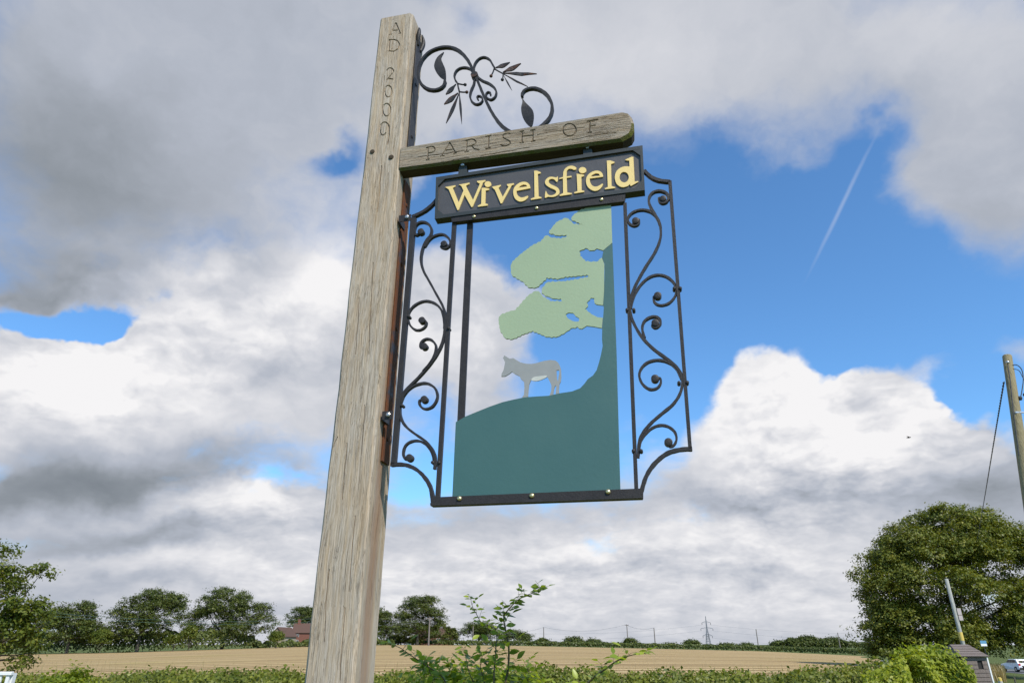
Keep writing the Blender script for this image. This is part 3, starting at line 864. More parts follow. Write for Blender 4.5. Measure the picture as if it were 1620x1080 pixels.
hill_px = [(716, 786), (721.5, 668), (737, 659), (755, 651.5), (775, 643.5), (795, 636.5), (812, 632.5), (830, 628.8), (850, 627.3), (868, 626.3), (885, 622.5), (905, 619.5), (918, 614.5), (925, 607), (930, 600), (938, 594.5), (944, 586), (948, 573), (951, 561),
           (953.5, 548)] + q4((1397, 868), (1400, 730), (1412, 590), (1420, 470), (1412, 430), (1425, 250), (1433, 0)) + q3((1430, 790), (1398, 715), (1415, 625), (1530, 530)) + [(975.5, 560), (981.5, 775)]
bm = bmesh.new(); prism(bm, [sp(*p) for p in hill_px], OFF - .004, OFF + .004)
hill = bm_obj('hill_panel', bm, [TEAL], hang)
hill['label'] = 'dark green hill and tree trunk'
crown_px = []
crown_px += [p + (0,) for p in q3((1513, 30), (1528, 525), (1412, 622))]
crown_px += q3((1330, 600), (1265, 625), (1190, 595), (1108, 632), (1118, 690), (1190, 760), (1265, 768), (1340, 760))
crown_px += [p + (0,) for p in q3((1396, 715), (1428, 800))]
crown_px += [p + (0,) for p in q4((1424, 250), (1411, 432))]
crown_px += q4((1360, 430), (1300, 405), (1300, 345), (1255, 340), (1205, 400), (1215, 450), (1180, 480))
crown_px += [p + (0,) for p in q4((1260, 545), (1340, 585), (1408, 592), (1396, 725), (1290, 705), (1200, 695))]
crown_px += q4((1140, 738), (1080, 710), (1000, 730), (930, 780), (830, 835), (700, 840), (600, 800), (510, 760), (370, 810), (250, 870), (150, 850), (90, 745), (70, 620), (100, 555), (200, 515), (290, 490), (370, 400), (450, 310), (545, 248))
crown_px += [p + (0,) for p in q4((590, 252),)]
crown_px += q4((650, 330), (740, 380), (880, 382), (870, 350), (790, 350), (700, 320), (622, 278), (625, 230), (690, 140), (820, 128), (930, 125), (1100, 95), (1255, 65), (1205, 42), (1080, 60), (930, 70), (850, 95), (690, 80), (650, 125), (560, 205))
crown_px += q4((470, 212), (380, 130), (240, 45))
crown_px += q3((225, 850), (240, 780), (330, 690), (420, 620), (500, 560), (610, 510), (680, 430), (760, 460), (870, 470), (942, 445), (940, 425), (830, 430), (715, 395), (760, 320), (830, 250), (940, 205), (985, 235), (1040, 285), (1155, 295), (1100, 270), (1000, 222), (1030, 170), (1110, 110))
crown_px += [p + (0,) for p in q3((1205, 72),)]
bm = bmesh.new()
prism(bm, [sp(*p) for p in fray(crown_px, 1.0, 5, 3.0)], OFF - .0035, OFF + .0035, [[sp(*p) for p in fray(q4((930, 550), (960, 528), (1025, 530), (1060, 570), (1108, 600), (1100, 640), (1040, 640), (965, 605)), .4, 8)]])
cr_o = bm_obj('tree_crown_panel', bm, [PALE], hang)
cr_o['label'] = 'pale green cut-out tree crown'
D0, KD = (780, 550), 12.0
donk = [(215, 148), (320, 213), (385, 200), (435, 230), (520, 282), (640, 308), (740, 310), (830, 293), (960, 255), (1090, 235), (1180, 245), (1235, 282), (1270, 345), (1290, 410), (1297, 560), (1285, 650), (1262, 690), (1252, 780), (1255, 885), (1190, 900), (1205, 745), (1190, 715),
        (1165, 760), (1140, 905), (1070, 915), (1105, 830), (1112, 735), (1105, 700), (1062, 610), (1030, 555), (940, 600), (860, 628), (790, 632), (722, 615), (690, 690), (675, 800), (665, 935), (575, 958), (555, 945), (590, 890), (598, 760), (592, 650), (530, 595), (505, 540), (420, 500), (362, 458),
        (300, 505), (230, 545), (160, 548), (165, 500), (205, 420), (232, 280), (190, 195), (205, 180)]
def donkey_fn(N):
    co = objco(N)
    n = N.noise(co, 30, 4, 0.5)
    return principled(N, N.mix(n, (0.25, 0.25, 0.235), (0.30, 0.30, 0.285)), 0.5, n, 0.1, 0.002)
bm = bmesh.new()
prism(bm, spz(D0, KD, donk), OFF - .003, OFF + .003, [spz(D0, KD, [(1205, 430), (1255, 425), (1262, 480), (1245, 560), (1235, 640), (1215, 590), (1208, 500)])])
donkey = bm_obj('donkey_panel', bm, [material('grey_paint', donkey_fn)], hang)
donkey['label'] = 'small grey cut-out donkey'
bm = bmesh.new(); prism(bm, spz(D0, KD, cr([(722, 612), (760, 565), (820, 545), (920, 535), (1005, 525), (1025, 552), (940, 597), (860, 625), (790, 629)], 2, True), OFF - .003), OFF - .0036, OFF - .0031)
bm_obj('pale_belly', bm, [paint_mat('cream_paint', (.50, .50, .44), .5)], donkey)

# ------------------------------------------------------------------ the land
def ang(x): return math.atan2(x - 810.0, FPX * CP + 480 * SP)      # azimuth of a photo column near the horizon
ctrl = [(-400, -1.0, 230), (60, -0.65, 230), (200, -0.28, 215), (470, 0.95, 235), (620, 1.5, 250), (800, 1.3, 250), (1000, 0.55, 240), (1200, -0.2, 235), (1370, -1.2, 215), (1480, -1.45, 130), (1620, -1.5, 95), (2100, -1.5, 95)]
CA = np.array([ang(c[0]) for c in ctrl]); CZ = np.array([c[1] for c in ctrl]); CRD = np.array([c[2] for c in ctrl], float)
def land(x, y):
    x = np.asarray(x, float); y = np.asarray(y, float)
    r = np.hypot(x, y); a = np.arctan2(x, y)
    zf = np.interp(a, CA, CZ); rf = np.interp(a, CA, CRD)
    t = np.clip((r - 8) / (rf - 8), 0, 1)
    s = t * t * (3 - 2 * t)
    back = np.clip(np.cos(a) * 2 + .3, 0, 1)
    return zf * s * back
def lz(x, y): return float(land(x, y))
def grid_obj(name, azs, radf, m, dz, nr):
    """polar sheet: radf(az) -> (r0, r1)"""
    V = []; F = []
    na = len(azs)
    for a in azs:
        r0, r1 = radf(a)
        for k in range(nr + 1):
            r = r0 * (r1 / r0) ** (k / nr)
            x, y = r * math.sin(a), r * math.cos(a)
            V.append((x, y, lz(x, y) + dz))
    for i in range(na - 1):
        for k in range(nr):
            a = i * (nr + 1) + k
            F.append((a, a + 1, a + nr + 2, a + nr + 1))
    me = bpy.data.meshes.new(name)
    me.from_pydata(V, [], F)
    me.update()
    bm_ = bmesh.new(); bm_.from_mesh(me); bmesh.ops.recalc_face_normals(bm_, faces=bm_.faces)
    if bm_.faces[0].normal.z < 0: bmesh.ops.reverse_faces(bm_, faces=bm_.faces)
    bm_.to_mesh(me); bm_.free()
    return link(name, me, m, None, True)
def grass_fn(N):
    co = objco(N)
    n = N.noise(co, 0.35, 6, 0.65)
    n2 = N.noise(co, 7.0, 6, 0.7)
    col = N.mix(n, (0.050, 0.085, 0.018), (0.105, 0.130, 0.030))
    col = N.mix(N.math('MULTIPLY', n2, 0.6), col, (0.13, 0.14, 0.045))
    return principled(N, col, 0.9, n2, 0.6, 0.08, spec=0.15)
GRASS = material('meadow_grass', grass_fn)
def stubble_fn(N):
    co = objco(N)
    rot = N.n('ShaderNodeMapping'); rot.inputs['Rotation'].default_value = (0, 0, R(-13)); N.plug(rot.inputs['Vector'], co)
    wob = N.vmath('ADD', rot.outputs[0], N.vmath('SCALE', N.noise(rot.outputs[0], 0.05, 3, .5, col=True), scale=1.6))
    sep = N.n('ShaderNodeSeparateXYZ'); N.plug(sep.inputs[0], wob)
    rows = N.math('SINE', N.math('MULTIPLY', sep.outputs[1], 2 * math.pi / 4.4))
    tram = N.math('SINE', N.math('MULTIPLY', sep.outputs[1], 2 * math.pi / 18.0))
    lines = N.noise(stretch(N, wob, 0.02, 1.0, 1.0), 0.9, 5, 0.6)
    clod = N.noise(co, 3.0, 6, 0.7)
    patch = N.noise(co, 0.035, 5, 0.6)
    f = N.math('MULTIPLY_ADD', rows, 0.16, N.math('MULTIPLY_ADD', N.math('SUBTRACT', clod, .5), 0.5, lines))
    col = N.ramp(f, [(0.25, (0.20, 0.132, 0.060)), (0.45, (0.36, 0.248, 0.115)), (0.62, (0.48, 0.348, 0.168)), (0.85, (0.60, 0.465, 0.255))])
    col = N.mix(N.math('MULTIPLY', N.smooth(tram, 0.93, 0.99), 0.5), col, (0.19, 0.125, 0.065))
    col = N.mix(N.math('MULTIPLY', N.smooth(patch, 0.52, 0.68), 0.5), col, N.mix(1.0, col, (0.80, 0.92, 0.62), 'MULTIPLY'))
    return principled(N, col, 0.95, N.math('ADD', f, clod), 0.7, 0.12, spec=0.1)
STUB = material('stubble', stubble_fn)
azs = [R(-180 + 2.5 * k) for k in range(145)]
g = grid_obj('ground', azs, lambda a: (0.3, 7000), GRASS, 0.0, 60)
tag(g, kind='structure')
FA0, FA1 = ang(-330), ang(1388)
fa = [FA0 + (FA1 - FA0) * k / 110 for k in range(111)]
fld = grid_obj('stubble_field', fa, lambda a: (15.0, float(np.interp(a, CA, CRD)) - 2.0), STUB, 0.035, 40)
tag(fld, kind='structure')

# road past the shelter on the right
def ribbon(name, pts, w, m, dz, sub=6):
    P = cr(pts, sub); V = []; F = []
    for i, p in enumerate(P):
        t = np.array(P[min(i + 1, len(P) - 1)]) - np.array(P[max(i - 1, 0)]); t /= np.linalg.norm(t)
        n_ = np.array([-t[1], t[0]])
        for s in (1, .33, -.33, -1):
            q = np.array(p) + n_ * w / 2 * s
            V.append((q[0], q[1], lz(*q) + dz))
        if i:
            for k in range(3):
                a = (i - 1) * 4 + k
                F.append((a, a + 1, a + 5, a + 4))
    me = bpy.data.meshes.new(name); me.from_pydata(V, [], F); me.update()
    bm_ = bmesh.new(); bm_.from_mesh(me); bmesh.ops.recalc_face_normals(bm_, faces=bm_.faces)
    if bm_.faces[0].normal.z < 0: bmesh.ops.reverse_faces(bm_, faces=bm_.faces)
    bm_.to_mesh(me); bm_.free()
    return link(name, me, m)
def asphalt_fn(N):
    co = objco(N); n = N.noise(co, 60, 5, .7); n2 = N.noise(co, .6, 4, .6)
    return principled(N, N.mix(N.math('MULTIPLY_ADD', n2, .6, N.math('MULTIPLY', n, .4)), (.085, .083, .08), (.17, .165, .16)), .85, n, .4, .01)
ASPH = material('asphalt', asphalt_fn)
tag(ribbon('road', [(30, -30), (36, 5), (46, 35), (57, 65), (65, 96), (68, 130), (66, 175), (60, 230)], 6.2, ASPH, 0.03), kind='structure')
PAVE = material('pavement_stone', lambda N: principled(N, N.mix(N.noise(objco(N), 9, 5, .6), (.26, .22, .19), (.38, .33, .29)), .9, N.noise(objco(N), 40, 4, .6), .3, .01))
tag(ribbon('pavement', [(14, 2), (18.5, 14), (24, 27), (30.0, 38.0), (40.5, 45.5)], 1.6, PAVE, 0.05), kind='structure')

# ------------------------------------------------------------------ foliage tools
def leaf_mesh(name, C, Nrm, size, rng_, tint, aspect=0.6):
    """one small folded leaf (two triangles) per centre"""
    n = len(C)
    a = rng_.normal(size=(n, 3)); a -= (a * Nrm).sum(1, keepdims=True) * Nrm
    a /= np.linalg.norm(a, axis=1, keepdims=True) + 1e-9
    b = np.cross(Nrm, a)
    s = size[:, None]
    V = np.empty((n, 4, 3))
    V[:, 0] = C - a * s * .5
    V[:, 1] = C + b * s * .5 * aspect + Nrm * s * .08
    V[:, 2] = C + a * s * .5
    V[:, 3] = C - b * s * .5 * aspect + Nrm * s * .08
    me = bpy.data.meshes.new(name)
    me.vertices.add(n * 4); me.loops.add(n * 4); me.polygons.add(n)
    me.vertices.foreach_set('co', V.astype(np.float32).ravel())
    me.loops.foreach_set('vertex_index', np.arange(n * 4, dtype=np.int32))
    me.polygons.foreach_set('loop_start', np.arange(0, n * 4, 4, dtype=np.int32))
    me.polygons.foreach_set('loop_total', np.full(n, 4, dtype=np.int32))
    at = me.attributes.new('tint', 'FLOAT', 'POINT')
    at.data.foreach_set('value', np.repeat(np.clip(tint, 0, 1), 4).astype(np.float32))
    me.update()
    return me
def unit(rng_, n):
    d = rng_.normal(size=(n, 3)); return d / np.linalg.norm(d, axis=1, keepdims=True)
def clumps(lobes, nclump, nleaf, rc, rng_, shell=0.55):
    """leaves gathered in sprays over ellipsoid lobes -> centres, outward normals, spray id, spray centres"""
    w = np.array([l[3] * l[4] * l[5] for l in lobes]) ** (2 / 3.)
    pick = rng_.choice(len(lobes), nclump, p=w / w.sum())
    L = np.array(lobes)[pick]
    d = unit(rng_, nclump)
    d[:, 2] = np.where(d[:, 2] < -0.45, -d[:, 2], d[:, 2])
    r = shell + (1 - shell) * rng_.random(nclump) ** .6
    K = L[:, :3] + d * L[:, 3:6] * r[:, None]
    # drop sprays buried deep inside another lobe
    keep = np.ones(nclump, bool)
    for l in (lobes if len(lobes) < 30 else ()):
        q = ((K - np.array(l[:3])) / np.array(l[3:6])); keep &= (np.linalg.norm(q, axis=1) > shell * .8)
    K, d = K[keep], d[keep]
    m = len(K)
    sz = rc * rng_.uniform(.6, 1.35, m)
    off = rng_.normal(size=(m, nleaf, 3)) * .5
    off[:, :, 2] *= .55
    C = (K[:, None, :] + off * sz[:, None, None]).reshape(-1, 3)
    up = np.array([0, 0, 1.0])
    Nn = (d[:, None, :] * .7 + up * .5 + rng_.normal(size=(m, nleaf, 3)) * .42).reshape(-1, 3)
    Nn /= np.linalg.norm(Nn, axis=1, keepdims=True)
    return C, Nn, np.repeat(np.arange(m), nleaf), K
def sublobes(lobes, n, r, rng_):
    w = np.array([l[3] * l[4] * l[5] for l in lobes]) ** (2 / 3.)
    out = []
    for i in rng_.choice(len(lobes), n, p=w / w.sum()):
        l = np.array(lobes[i]); d = unit(rng_, 1)[0]
        if d[2] < -.55: d[2] *= -1
        c = l[:3] + d * l[3:6] * rng_.uniform(.72, 1.0)
        q = r * rng_.uniform(.6, 1.35)
        if c[2] < q * .5: c[2] = q * rng_.uniform(.5, 1.2)
        out.append((c[0], c[1], c[2], q, q, q * rng_.uniform(.55, .8)))
    return out
LEAF = {
    'oak': leaf_mat('oak_leaves', (0.034, 0.052, 0.010), (0.085, 0.110, 0.019), (0.170, 0.180, 0.036), .25),
    'maple': leaf_mat('maple_leaves', (0.068, 0.092, 0.012), (0.158, 0.178, 0.023), (0.280, 0.255, 0.042), .3),
    'light': leaf_mat('light_leaves', (0.055, 0.090, 0.012), (0.135, 0.165, 0.024), (0.240, 0.240, 0.042), .4),
    'hedge': leaf_mat('hedge_leaves', (0.070, 0.098, 0.012), (0.175, 0.200, 0.025), (0.300, 0.300, 0.050), .35),
    'bright': leaf_mat('bright_leaves', (0.15, 0.20, 0.018), (0.32, 0.36, 0.032), (0.46, 0.45, 0.060), .45),
    'rose': leaf_mat('rose_leaves', (0.10, 0.15, 0.020), (0.20, 0.28, 0.034), (0.38, 0.44, 0.055), .45, .35),
}
BARK = bark_mat()
def limbs(bm, base, K, h0, r0, rng_, nl=9, lean=(0, 0)):
    base = Vector(base)
    fork = base + Vector((lean[0], lean[1], h0))
    mid = base + Vector((lean[0] * .3, lean[1] * .3, h0 * .5))
    tube(bm, [base - Vector((0, 0, .4)), base + Vector((0, 0, h0 * .06)), mid, fork], [r0 * 1.35, r0 * 1.1, r0 * .88, r0 * .72], 9)
    for i in range(min(nl, len(K))):
        t = Vector(K[rng_.integers(len(K))])
        d = t - fork
        bend = Vector(rng_.normal(size=3)) * d.length * .09
        tube(bm, [fork - Vector((0, 0, .15)), fork + d * .4 + bend, fork + d * .75 + bend * .5 - Vector((0, 0, d.length * .03)), t], [r0 * .42, r0 * .26, r0 * .14, r0 * .04], 6)
def tree(name, base, lobes, trunk_h, trunk_r, label, kind, nclump, nleaf, rc, lsize, seed, group=None, cat='tree', shell=.55, nl=9, bright=0.0, sub=None):
    """lobes relative to base: (x, y, z, rx, ry, rz)"""
    rg = np.random.default_rng(seed)
    t = empty(name, base)
    tag(t, label, cat, group)
    if sub: lobes = sublobes(lobes, sub[0], sub[1], rg)
    C, Nn, idx, K = clumps(lobes, nclump, nleaf, rc, rg, shell)
    sh = rg.normal(0, .16, idx.max() + 1)[idx]
    tint = .45 + bright + sh + rg.normal(0, .16, len(C))
    me = leaf_mesh('crown', C, Nn, lsize * rg.uniform(.7, 1.3, len(C)), rg, tint)
    link('crown', me, LEAF[kind], t)
    bm = bmesh.new()
    limbs(bm, (0, 0, 0), K, trunk_h, trunk_r, rg, nl)
    bm_obj('trunk', bm, BARK, t, True)
    return t
def px_lobe(base, Y, x, y, rxp, ryp, depth=0.8):
    """lobe from picture measures at distance Y: centre pixel, half width and half height in pixels"""
    c = at_depth(x, y, Y)
    s = (at_depth(x + 1, y, Y) - at_depth(x, y, Y)).length
    sv = abs(at_depth(x, y - 1, Y).z - at_depth(x, y, Y).z)
    return (c.x - base[0], c.y - base[1], c.z - base[2], rxp * s, rxp * s * depth, ryp * sv)
def ptree(name, x, Y, lobes, label, kind, trunk_h, trunk_r, nclump, nleaf, rc, lsize, seed, **kw):
    p = at_depth(x, 1020, Y); base = (p.x, p.y, lz(p.x, p.y))
    L = [px_lobe(base, Y, *l) for l in lobes]
    return tree(name, base, L, trunk_h, trunk_r, label, kind, nclump, nleaf, rc, lsize, seed, **kw)

# the big field maple by the road
ptree('maple_tree', 1500, 72, [(1490, 935, 120, 95), (1505, 862, 85, 52), (1415, 935, 50, 55), (1590, 930, 90, 85), (1445, 880, 44, 42), (1560, 862, 56, 46), (1395, 980, 36, 38), (1470, 1000, 90, 38), (1590, 1005, 70, 34), (1660, 920, 60, 80),
                               (1395, 1010, 26, 28), (1430, 1025, 50, 22), (1510, 1022, 80, 24), (1600, 1022, 70, 24)],
      'large broad round-crowned tree standing beside the road', 'maple', 3.2, .42, 9000, 22, .62, .24, 11, nl=14, sub=(460, 1.5))
# hedgerow oaks across the field
ptree('oak_tree', 218, 196, [(228, 968, 42, 27), (258, 975, 36, 28), (190, 985, 30, 22), (245, 955, 36, 18), (270, 958, 22, 16), (225, 1000, 40, 18), (180, 1003, 22, 17)], 'dark oak with a bare trunk showing, alone at the field edge beyond the stubble', 'oak', 4.5, .45, 1785, 18, .95, .40, 21, sub=(177, 2.0), group='oaks along the far field edge')
ptree('oak_tree', 352, 206, [(350, 965, 44, 28), (330, 985, 34, 26), (395, 978, 30, 24), (362, 948, 30, 15), (410, 992, 22, 20), (355, 1000, 50, 18), (312, 985, 16, 20)], 'broad dark oak with a gappy domed crown across the field', 'oak', 3.8, .5, 1938, 18, .95, .40, 22, sub=(193, 2.0), group='oaks along the far field edge')
ptree('oak_tree', 108, 190, [(112, 985, 34, 24), (130, 970, 20, 14), (85, 998, 26, 20), (140, 1000, 22, 18), (100, 1012, 40, 12)], 'low spreading dark oak behind the leafy branches of the nearer tree', 'oak', 3.0, .4, 1428, 18, .95, .40, 23, sub=(142, 2.0), group='oaks along the far field edge')
ptree('oak_tree', 660, 240, [(662, 980, 34, 28), (668, 957, 24, 14), (645, 990, 24, 22), (684, 985, 18, 24), (662, 1004, 36, 14)], 'tall dense dark oak beside the red brick farmhouse', 'oak', 3.5, .5, 1785, 18, .95, .40, 24, sub=(177, 2.0), group='oaks along the far field edge')
ptree('oak_tree', 607, 236, [(606, 992, 16, 22), (612, 1003, 18, 15), (598, 975, 12, 10)], 'narrow dark tree showing just past the oak signpost', 'oak', 2.5, .3, 612, 18, .95, .40, 25, sub=(59, 2.0), group='oaks along the far field edge')
ptree('oak_tree', 480, 252, [(478, 976, 18, 15), (492, 985, 20, 22), (466, 988, 10, 10)], 'dark tree behind the brick and stone house', 'oak', 3.0, .35, 765, 18, .95, .40, 26, sub=(75, 2.0), group='oaks along the far field edge')
ptree('oak_tree', 758, 262, [(748, 1002, 20, 13), (765, 998, 22, 12), (782, 1007, 14, 10)], 'low rounded dark tree behind the rose shoots at the far hedge', 'oak', 2.0, .35, 765, 18, .95, .40, 27, sub=(75, 2.0), group='oaks along the far field edge')
ptree('oak_tree', 820, 268, [(812, 1010, 16, 8), (828, 1011, 12, 7)], 'small dark rounded tree right of the rose shoots at the far hedge', 'oak', 1.2, .3, 408, 18, .95, .40, 28, sub=(39, 2.0), group='oaks along the far field edge')
ptree('conifer_tree', 712, 250, [(709, 1004, 5, 14), (717, 1002, 4, 11), (703, 1010, 5, 8), (721, 1010, 4, 8)], 'pointed grey-green garden conifers next to the tall oak', 'oak', 1.0, .15, 200, 26, .7, .4, 29, bright=.15)
for i, (x, w, h, lab) in enumerate([(858, 9, 6, 'tiny rounded bush at the far hedge beside a line pole'), (907, 17, 8, 'domed dark bush at the far hedge, widest of the row'), (940, 12, 5, 'low dark bush at the far hedge, right of the domed one'),
                               (997, 9, 6, 'small dark bush at the foot of the tallest wooden pole'), (1094, 11, 4, 'low far bush left of the lattice pylon')]):
    ptree('far_bush', x, 290, [(x, 1019 - h * .5, w, h), (x + w * .5, 1020 - h * .3, w * .6, h * .7)], lab, 'oak', .8, .12, 110, 22, 1.3, .6, 40 + i, cat='bush', group='bushes along the far hedge')
for i, (x, y, rx, ry, lab) in enumerate([(628, 1011, 16, 7, 'low green shrub at the foot of the tall dense oak, nearer the signpost'), (655, 1013, 14, 6, 'low green shrub under the tall dense oak beside the crossbar pole'), (275, 1012, 8, 8, 'round pale green shrub at the foot of the broad oak'), (160, 1010, 14, 14, 'yellow-green shrub between the two left oaks'), (300, 1002, 9, 12, 'sunlit yellow-green shrub right of the bare-trunked oak'), (437, 1008, 10, 9, 'round green shrub beside the stone gable')]):
    ptree('field_shrub', x, 186 if x < 600 else 243, [(x, y, rx, ry)], lab, 'light', .6, .1, 110, 24, .9, .4, 60 + i, cat='shrub', group='shrubs below the oaks')

# young tree reaching in on the left
ptree('sycamore_tree', -60, 19, [(20, 985, 44, 46), (-40, 930, 60, 70), (38, 915, 34, 20), (66, 938, 24, 12), (10, 1010, 46, 30), (44, 985, 22, 22), (-14, 890, 22, 30), (20, 1038, 40, 18), (-20, 1050, 60, 30)],
      'leafy young tree with open sprays reaching in over the field', 'light', 1.4, .10, 620, 20, .22, .095, 31, nl=60, shell=.3, bright=-.05, sub=(64, .38))

# hedges: leaves over a long body with an uneven top
def hedge(name, path, width, hfun, nleaf, lsize, kind, label, seed, cat='hedge', bright=0.0, stems=60):
    rg = np.random.default_rng(seed)
    P = np.array(path, float); seg = np.diff(P, axis=0); L = np.linalg.norm(seg, axis=1); cum = np.concatenate([[0], np.cumsum(L)])
    s = rg.random(nleaf) * cum[-1]
    i = np.clip(np.searchsorted(cum, s) - 1, 0, len(L) - 1)
    t = (s - cum[i]) / L[i]
    c = P[i] + seg[i] * t[:, None]
    nn = np.stack([-seg[i][:, 1], seg[i][:, 0]], 1) / L[i][:, None]
    H = np.array([hfun(q) for q in s])
    ph = rg.random(nleaf)
    side = rg.random(nleaf) < .55
    top_bias = rg.random(nleaf) ** .45
    w = np.where(side, np.sign(rg.normal(size=nleaf)) * (1 - .25 * rg.random(nleaf) ** 2), rg.uniform(-1, 1, nleaf))
    z = np.where(side, top_bias * H, H * (1 - .12 * rg.random(nleaf)))
    z = z - H * .18 * np.abs(w) ** 3 * (z / np.maximum(H, .01)) + rg.normal(0, .03, nleaf) * H
    lump = .06 * np.sin(s * 7.1 + z * 5) + .05 * np.sin(s * 13.7 + 2)
    x = c[:, 0] + nn[:, 0] * w * width * (.5 + lump); y = c[:, 1] + nn[:, 1] * w * width * (.5 + lump)
    g = land(x, y)
    C = np.stack([x, y, g + z], 1)
    Nn = np.stack([nn[:, 0] * w, nn[:, 1] * w, np.full(nleaf, .6)], 1) + rg.normal(size=(nleaf, 3)) * .45
    Nn /= np.linalg.norm(Nn, axis=1, keepdims=True)
    tint = .45 + bright + .16 * np.sin(s * 2.3) * np.sin(s * 5.9 + z * 4) + rg.normal(0, .2, nleaf)
    b0 = (float(P[0][0]), float(P[0][1]), lz(*P[0]))
    o = empty(name, b0)
    tag(o, label, cat)
    C -= np.array(b0)
    link('foliage', leaf_mesh('foliage', C, Nn, lsize * rg.uniform(.6, 1.4, nleaf), rg, tint), LEAF[kind], o)
    bm = bmesh.new()
    for k in range(stems):
        q = rg.random() * cum[-1]; ii = min(np.searchsorted(cum, q), len(L)) - 1; ii = max(ii, 0)
        p = P[ii] + seg[ii] * ((q - cum[ii]) / L[ii])
        h = hfun(q) * .85
        e = rg.normal(size=2) * width * .2
        gz = lz(*p) - b0[2]
        tube(bm, [(p[0] - b0[0], p[1] - b0[1], gz - .1), (p[0] - b0[0] + e[0] * .4, p[1] - b0[1] + e[1] * .4, gz + h * .5), (p[0] - b0[0] + e[0], p[1] - b0[1] + e[1], gz + h)], [width * .02, width * .014, width * .006], 5)
    bm_obj('stems', bm, BARK, o)['kind'] = 'stuff'
    return o
def wavy(base, amp, seed):
    r_ = random.Random(seed); ph = [r_.uniform(0, 6.28) for _ in range(4)]
    return lambda s: base(s) + amp * (.5 * math.sin(s * 1.1 + ph[0]) + .3 * math.sin(s * 2.7 + ph[1]) + .2 * math.sin(s * 6.1 + ph[2]) + .15 * math.sin(s * 13 + ph[3]))
def far_path(xs, Ys):
    return [tuple(at_depth(x, 1020, Y)[:2]) for x, Y in zip(xs, Ys)]
hp = far_path([-200, 60, 300, 480, 620], [205, 200, 198, 218, 236])
hedge('field_hedge', hp, 3.0, wavy(lambda s: 4.8 - 3.4 * max(0, min(1, (s - 104) / 8)), .8, 3), 36000, .60, 'oak', 'clipped dark hedge under the oaks along the far field edge', 71, bright=.1, stems=30)
hp = far_path([610, 700, 800, 900, 1000, 1120, 1240, 1390], [246, 250, 250, 244, 240, 236, 230, 212])
hedge('field_hedge', hp, 2.0, wavy(lambda s: 1.5, .2, 4), 15000, .6, 'oak', 'low dark hedge line along the far side of the stubble below the pylon', 72, stems=30)

# near hedge across the foot of the picture
nh = [(-14, 15.5), (-9, 13.5), (-4, 12.2), (0, 11.6), (4, 11.1), (6.3, 10.8)]
hedge('near_hedge', nh, 1.3, wavy(lambda s: 1.13 + .10 * max(0, min(1, (s - 5) / 6)) + .12 * max(0, min(1, (s - 14) / 7)), .09, 5), 95000, .058, 'hedge', 'rough green field hedge along the near side of the stubble', 73, stems=120)
# rank growth on the right hand end
hedge('overgrown_shrub', [(4.35, 9.2), (4.8, 9.0), (5.28, 9.1)], .9, wavy(lambda s: 1.33 + .24 * min(1, s / .6), .09, 6), 20000, .050, 'bright', 'sunlit yellow-green overgrown shrub beside the wooden shelter', 74, cat='shrub', stems=30)
bp = at_depth(112, 1060, 10.2)
tree('round_shrub', (bp.x, bp.y, lz(bp.x, bp.y)), [(0, 0, .98, .34, .34, .42), (.16, 0, .80, .3, .3, .38), (-.15, 0, .75, .25, .25, .35)], .5, .03, 'dense rounded green shrub between the white fence and the signpost', 'bright', 200, 40, .12, .050, 75, cat='shrub', bright=-.35)

# grass heads standing above the hedge
def blades(name, spots, hmin, hmax, w, m, label, seed, cat):
    rg = np.random.default_rng(seed); V = []; F = []; T = []
    for (x, y, z) in spots:
        h = rg.uniform(hmin, hmax); a = rg.uniform(0, 6.28); d = np.array([math.cos(a), math.sin(a)]); l = rg.uniform(.05, .4) * h
        n0 = len(V); p = np.array([-d[1], d[0]]) * w
        for t in (0, .5, 1):
            c = np.array([x, y]) + d * l * t * t; ww = (1 - t * .85)
            V += [(c[0] - p[0] * ww, c[1] - p[1] * ww, z + h * t), (c[0] + p[0] * ww, c[1] + p[1] * ww, z + h * t)]
        F += [(n0, n0 + 1, n0 + 3, n0 + 2), (n0 + 2, n0 + 3, n0 + 5, n0 + 4)]
        T += [rg.random()] * 6
    me = bpy.data.meshes.new(name); me.from_pydata(V, [], F)
    at = me.attributes.new('tint', 'FLOAT', 'POINT'); at.data.foreach_set('value', np.array(T, np.float32)); me.update()
    return tag(link(name, me, m), label, cat, kind='stuff')
rg = np.random.default_rng(9)
sp_ = []
for k in range(2600):
    t = rg.random() * (len(nh) - 1); i = int(t); f = t - i
    x = nh[i][0] + (nh[i + 1][0] - nh[i][0]) * f; y = nh[i][1] + (nh[i + 1][1] - nh[i][1]) * f
    x += rg.normal() * .4; y += rg.normal() * .5
    sp_.append((x, y, lz(x, y)))
blades('tall_grass', sp_, .85, 1.42, .004, leaf_mat('grass_stems', (.06, .09, .02), (.13, .15, .04), (.28, .25, .10), .3), 'tall grass stems growing up through the near hedge', 10, 'grass')
sp_ = []
for k in range(5200):
    Y = rg.uniform(58, 84); X = Y * rg.uniform(.585, .665)
    sp_.append((X, Y, lz(X, Y)))
blades('dry_grass', sp_, .6, 1.3, .035, leaf_mat('dry_grass_stems', (.20, .14, .06), (.34, .25, .11), (.45, .36, .18), .3), 'patch of long dry tan grass beside the road', 12, 'grass')

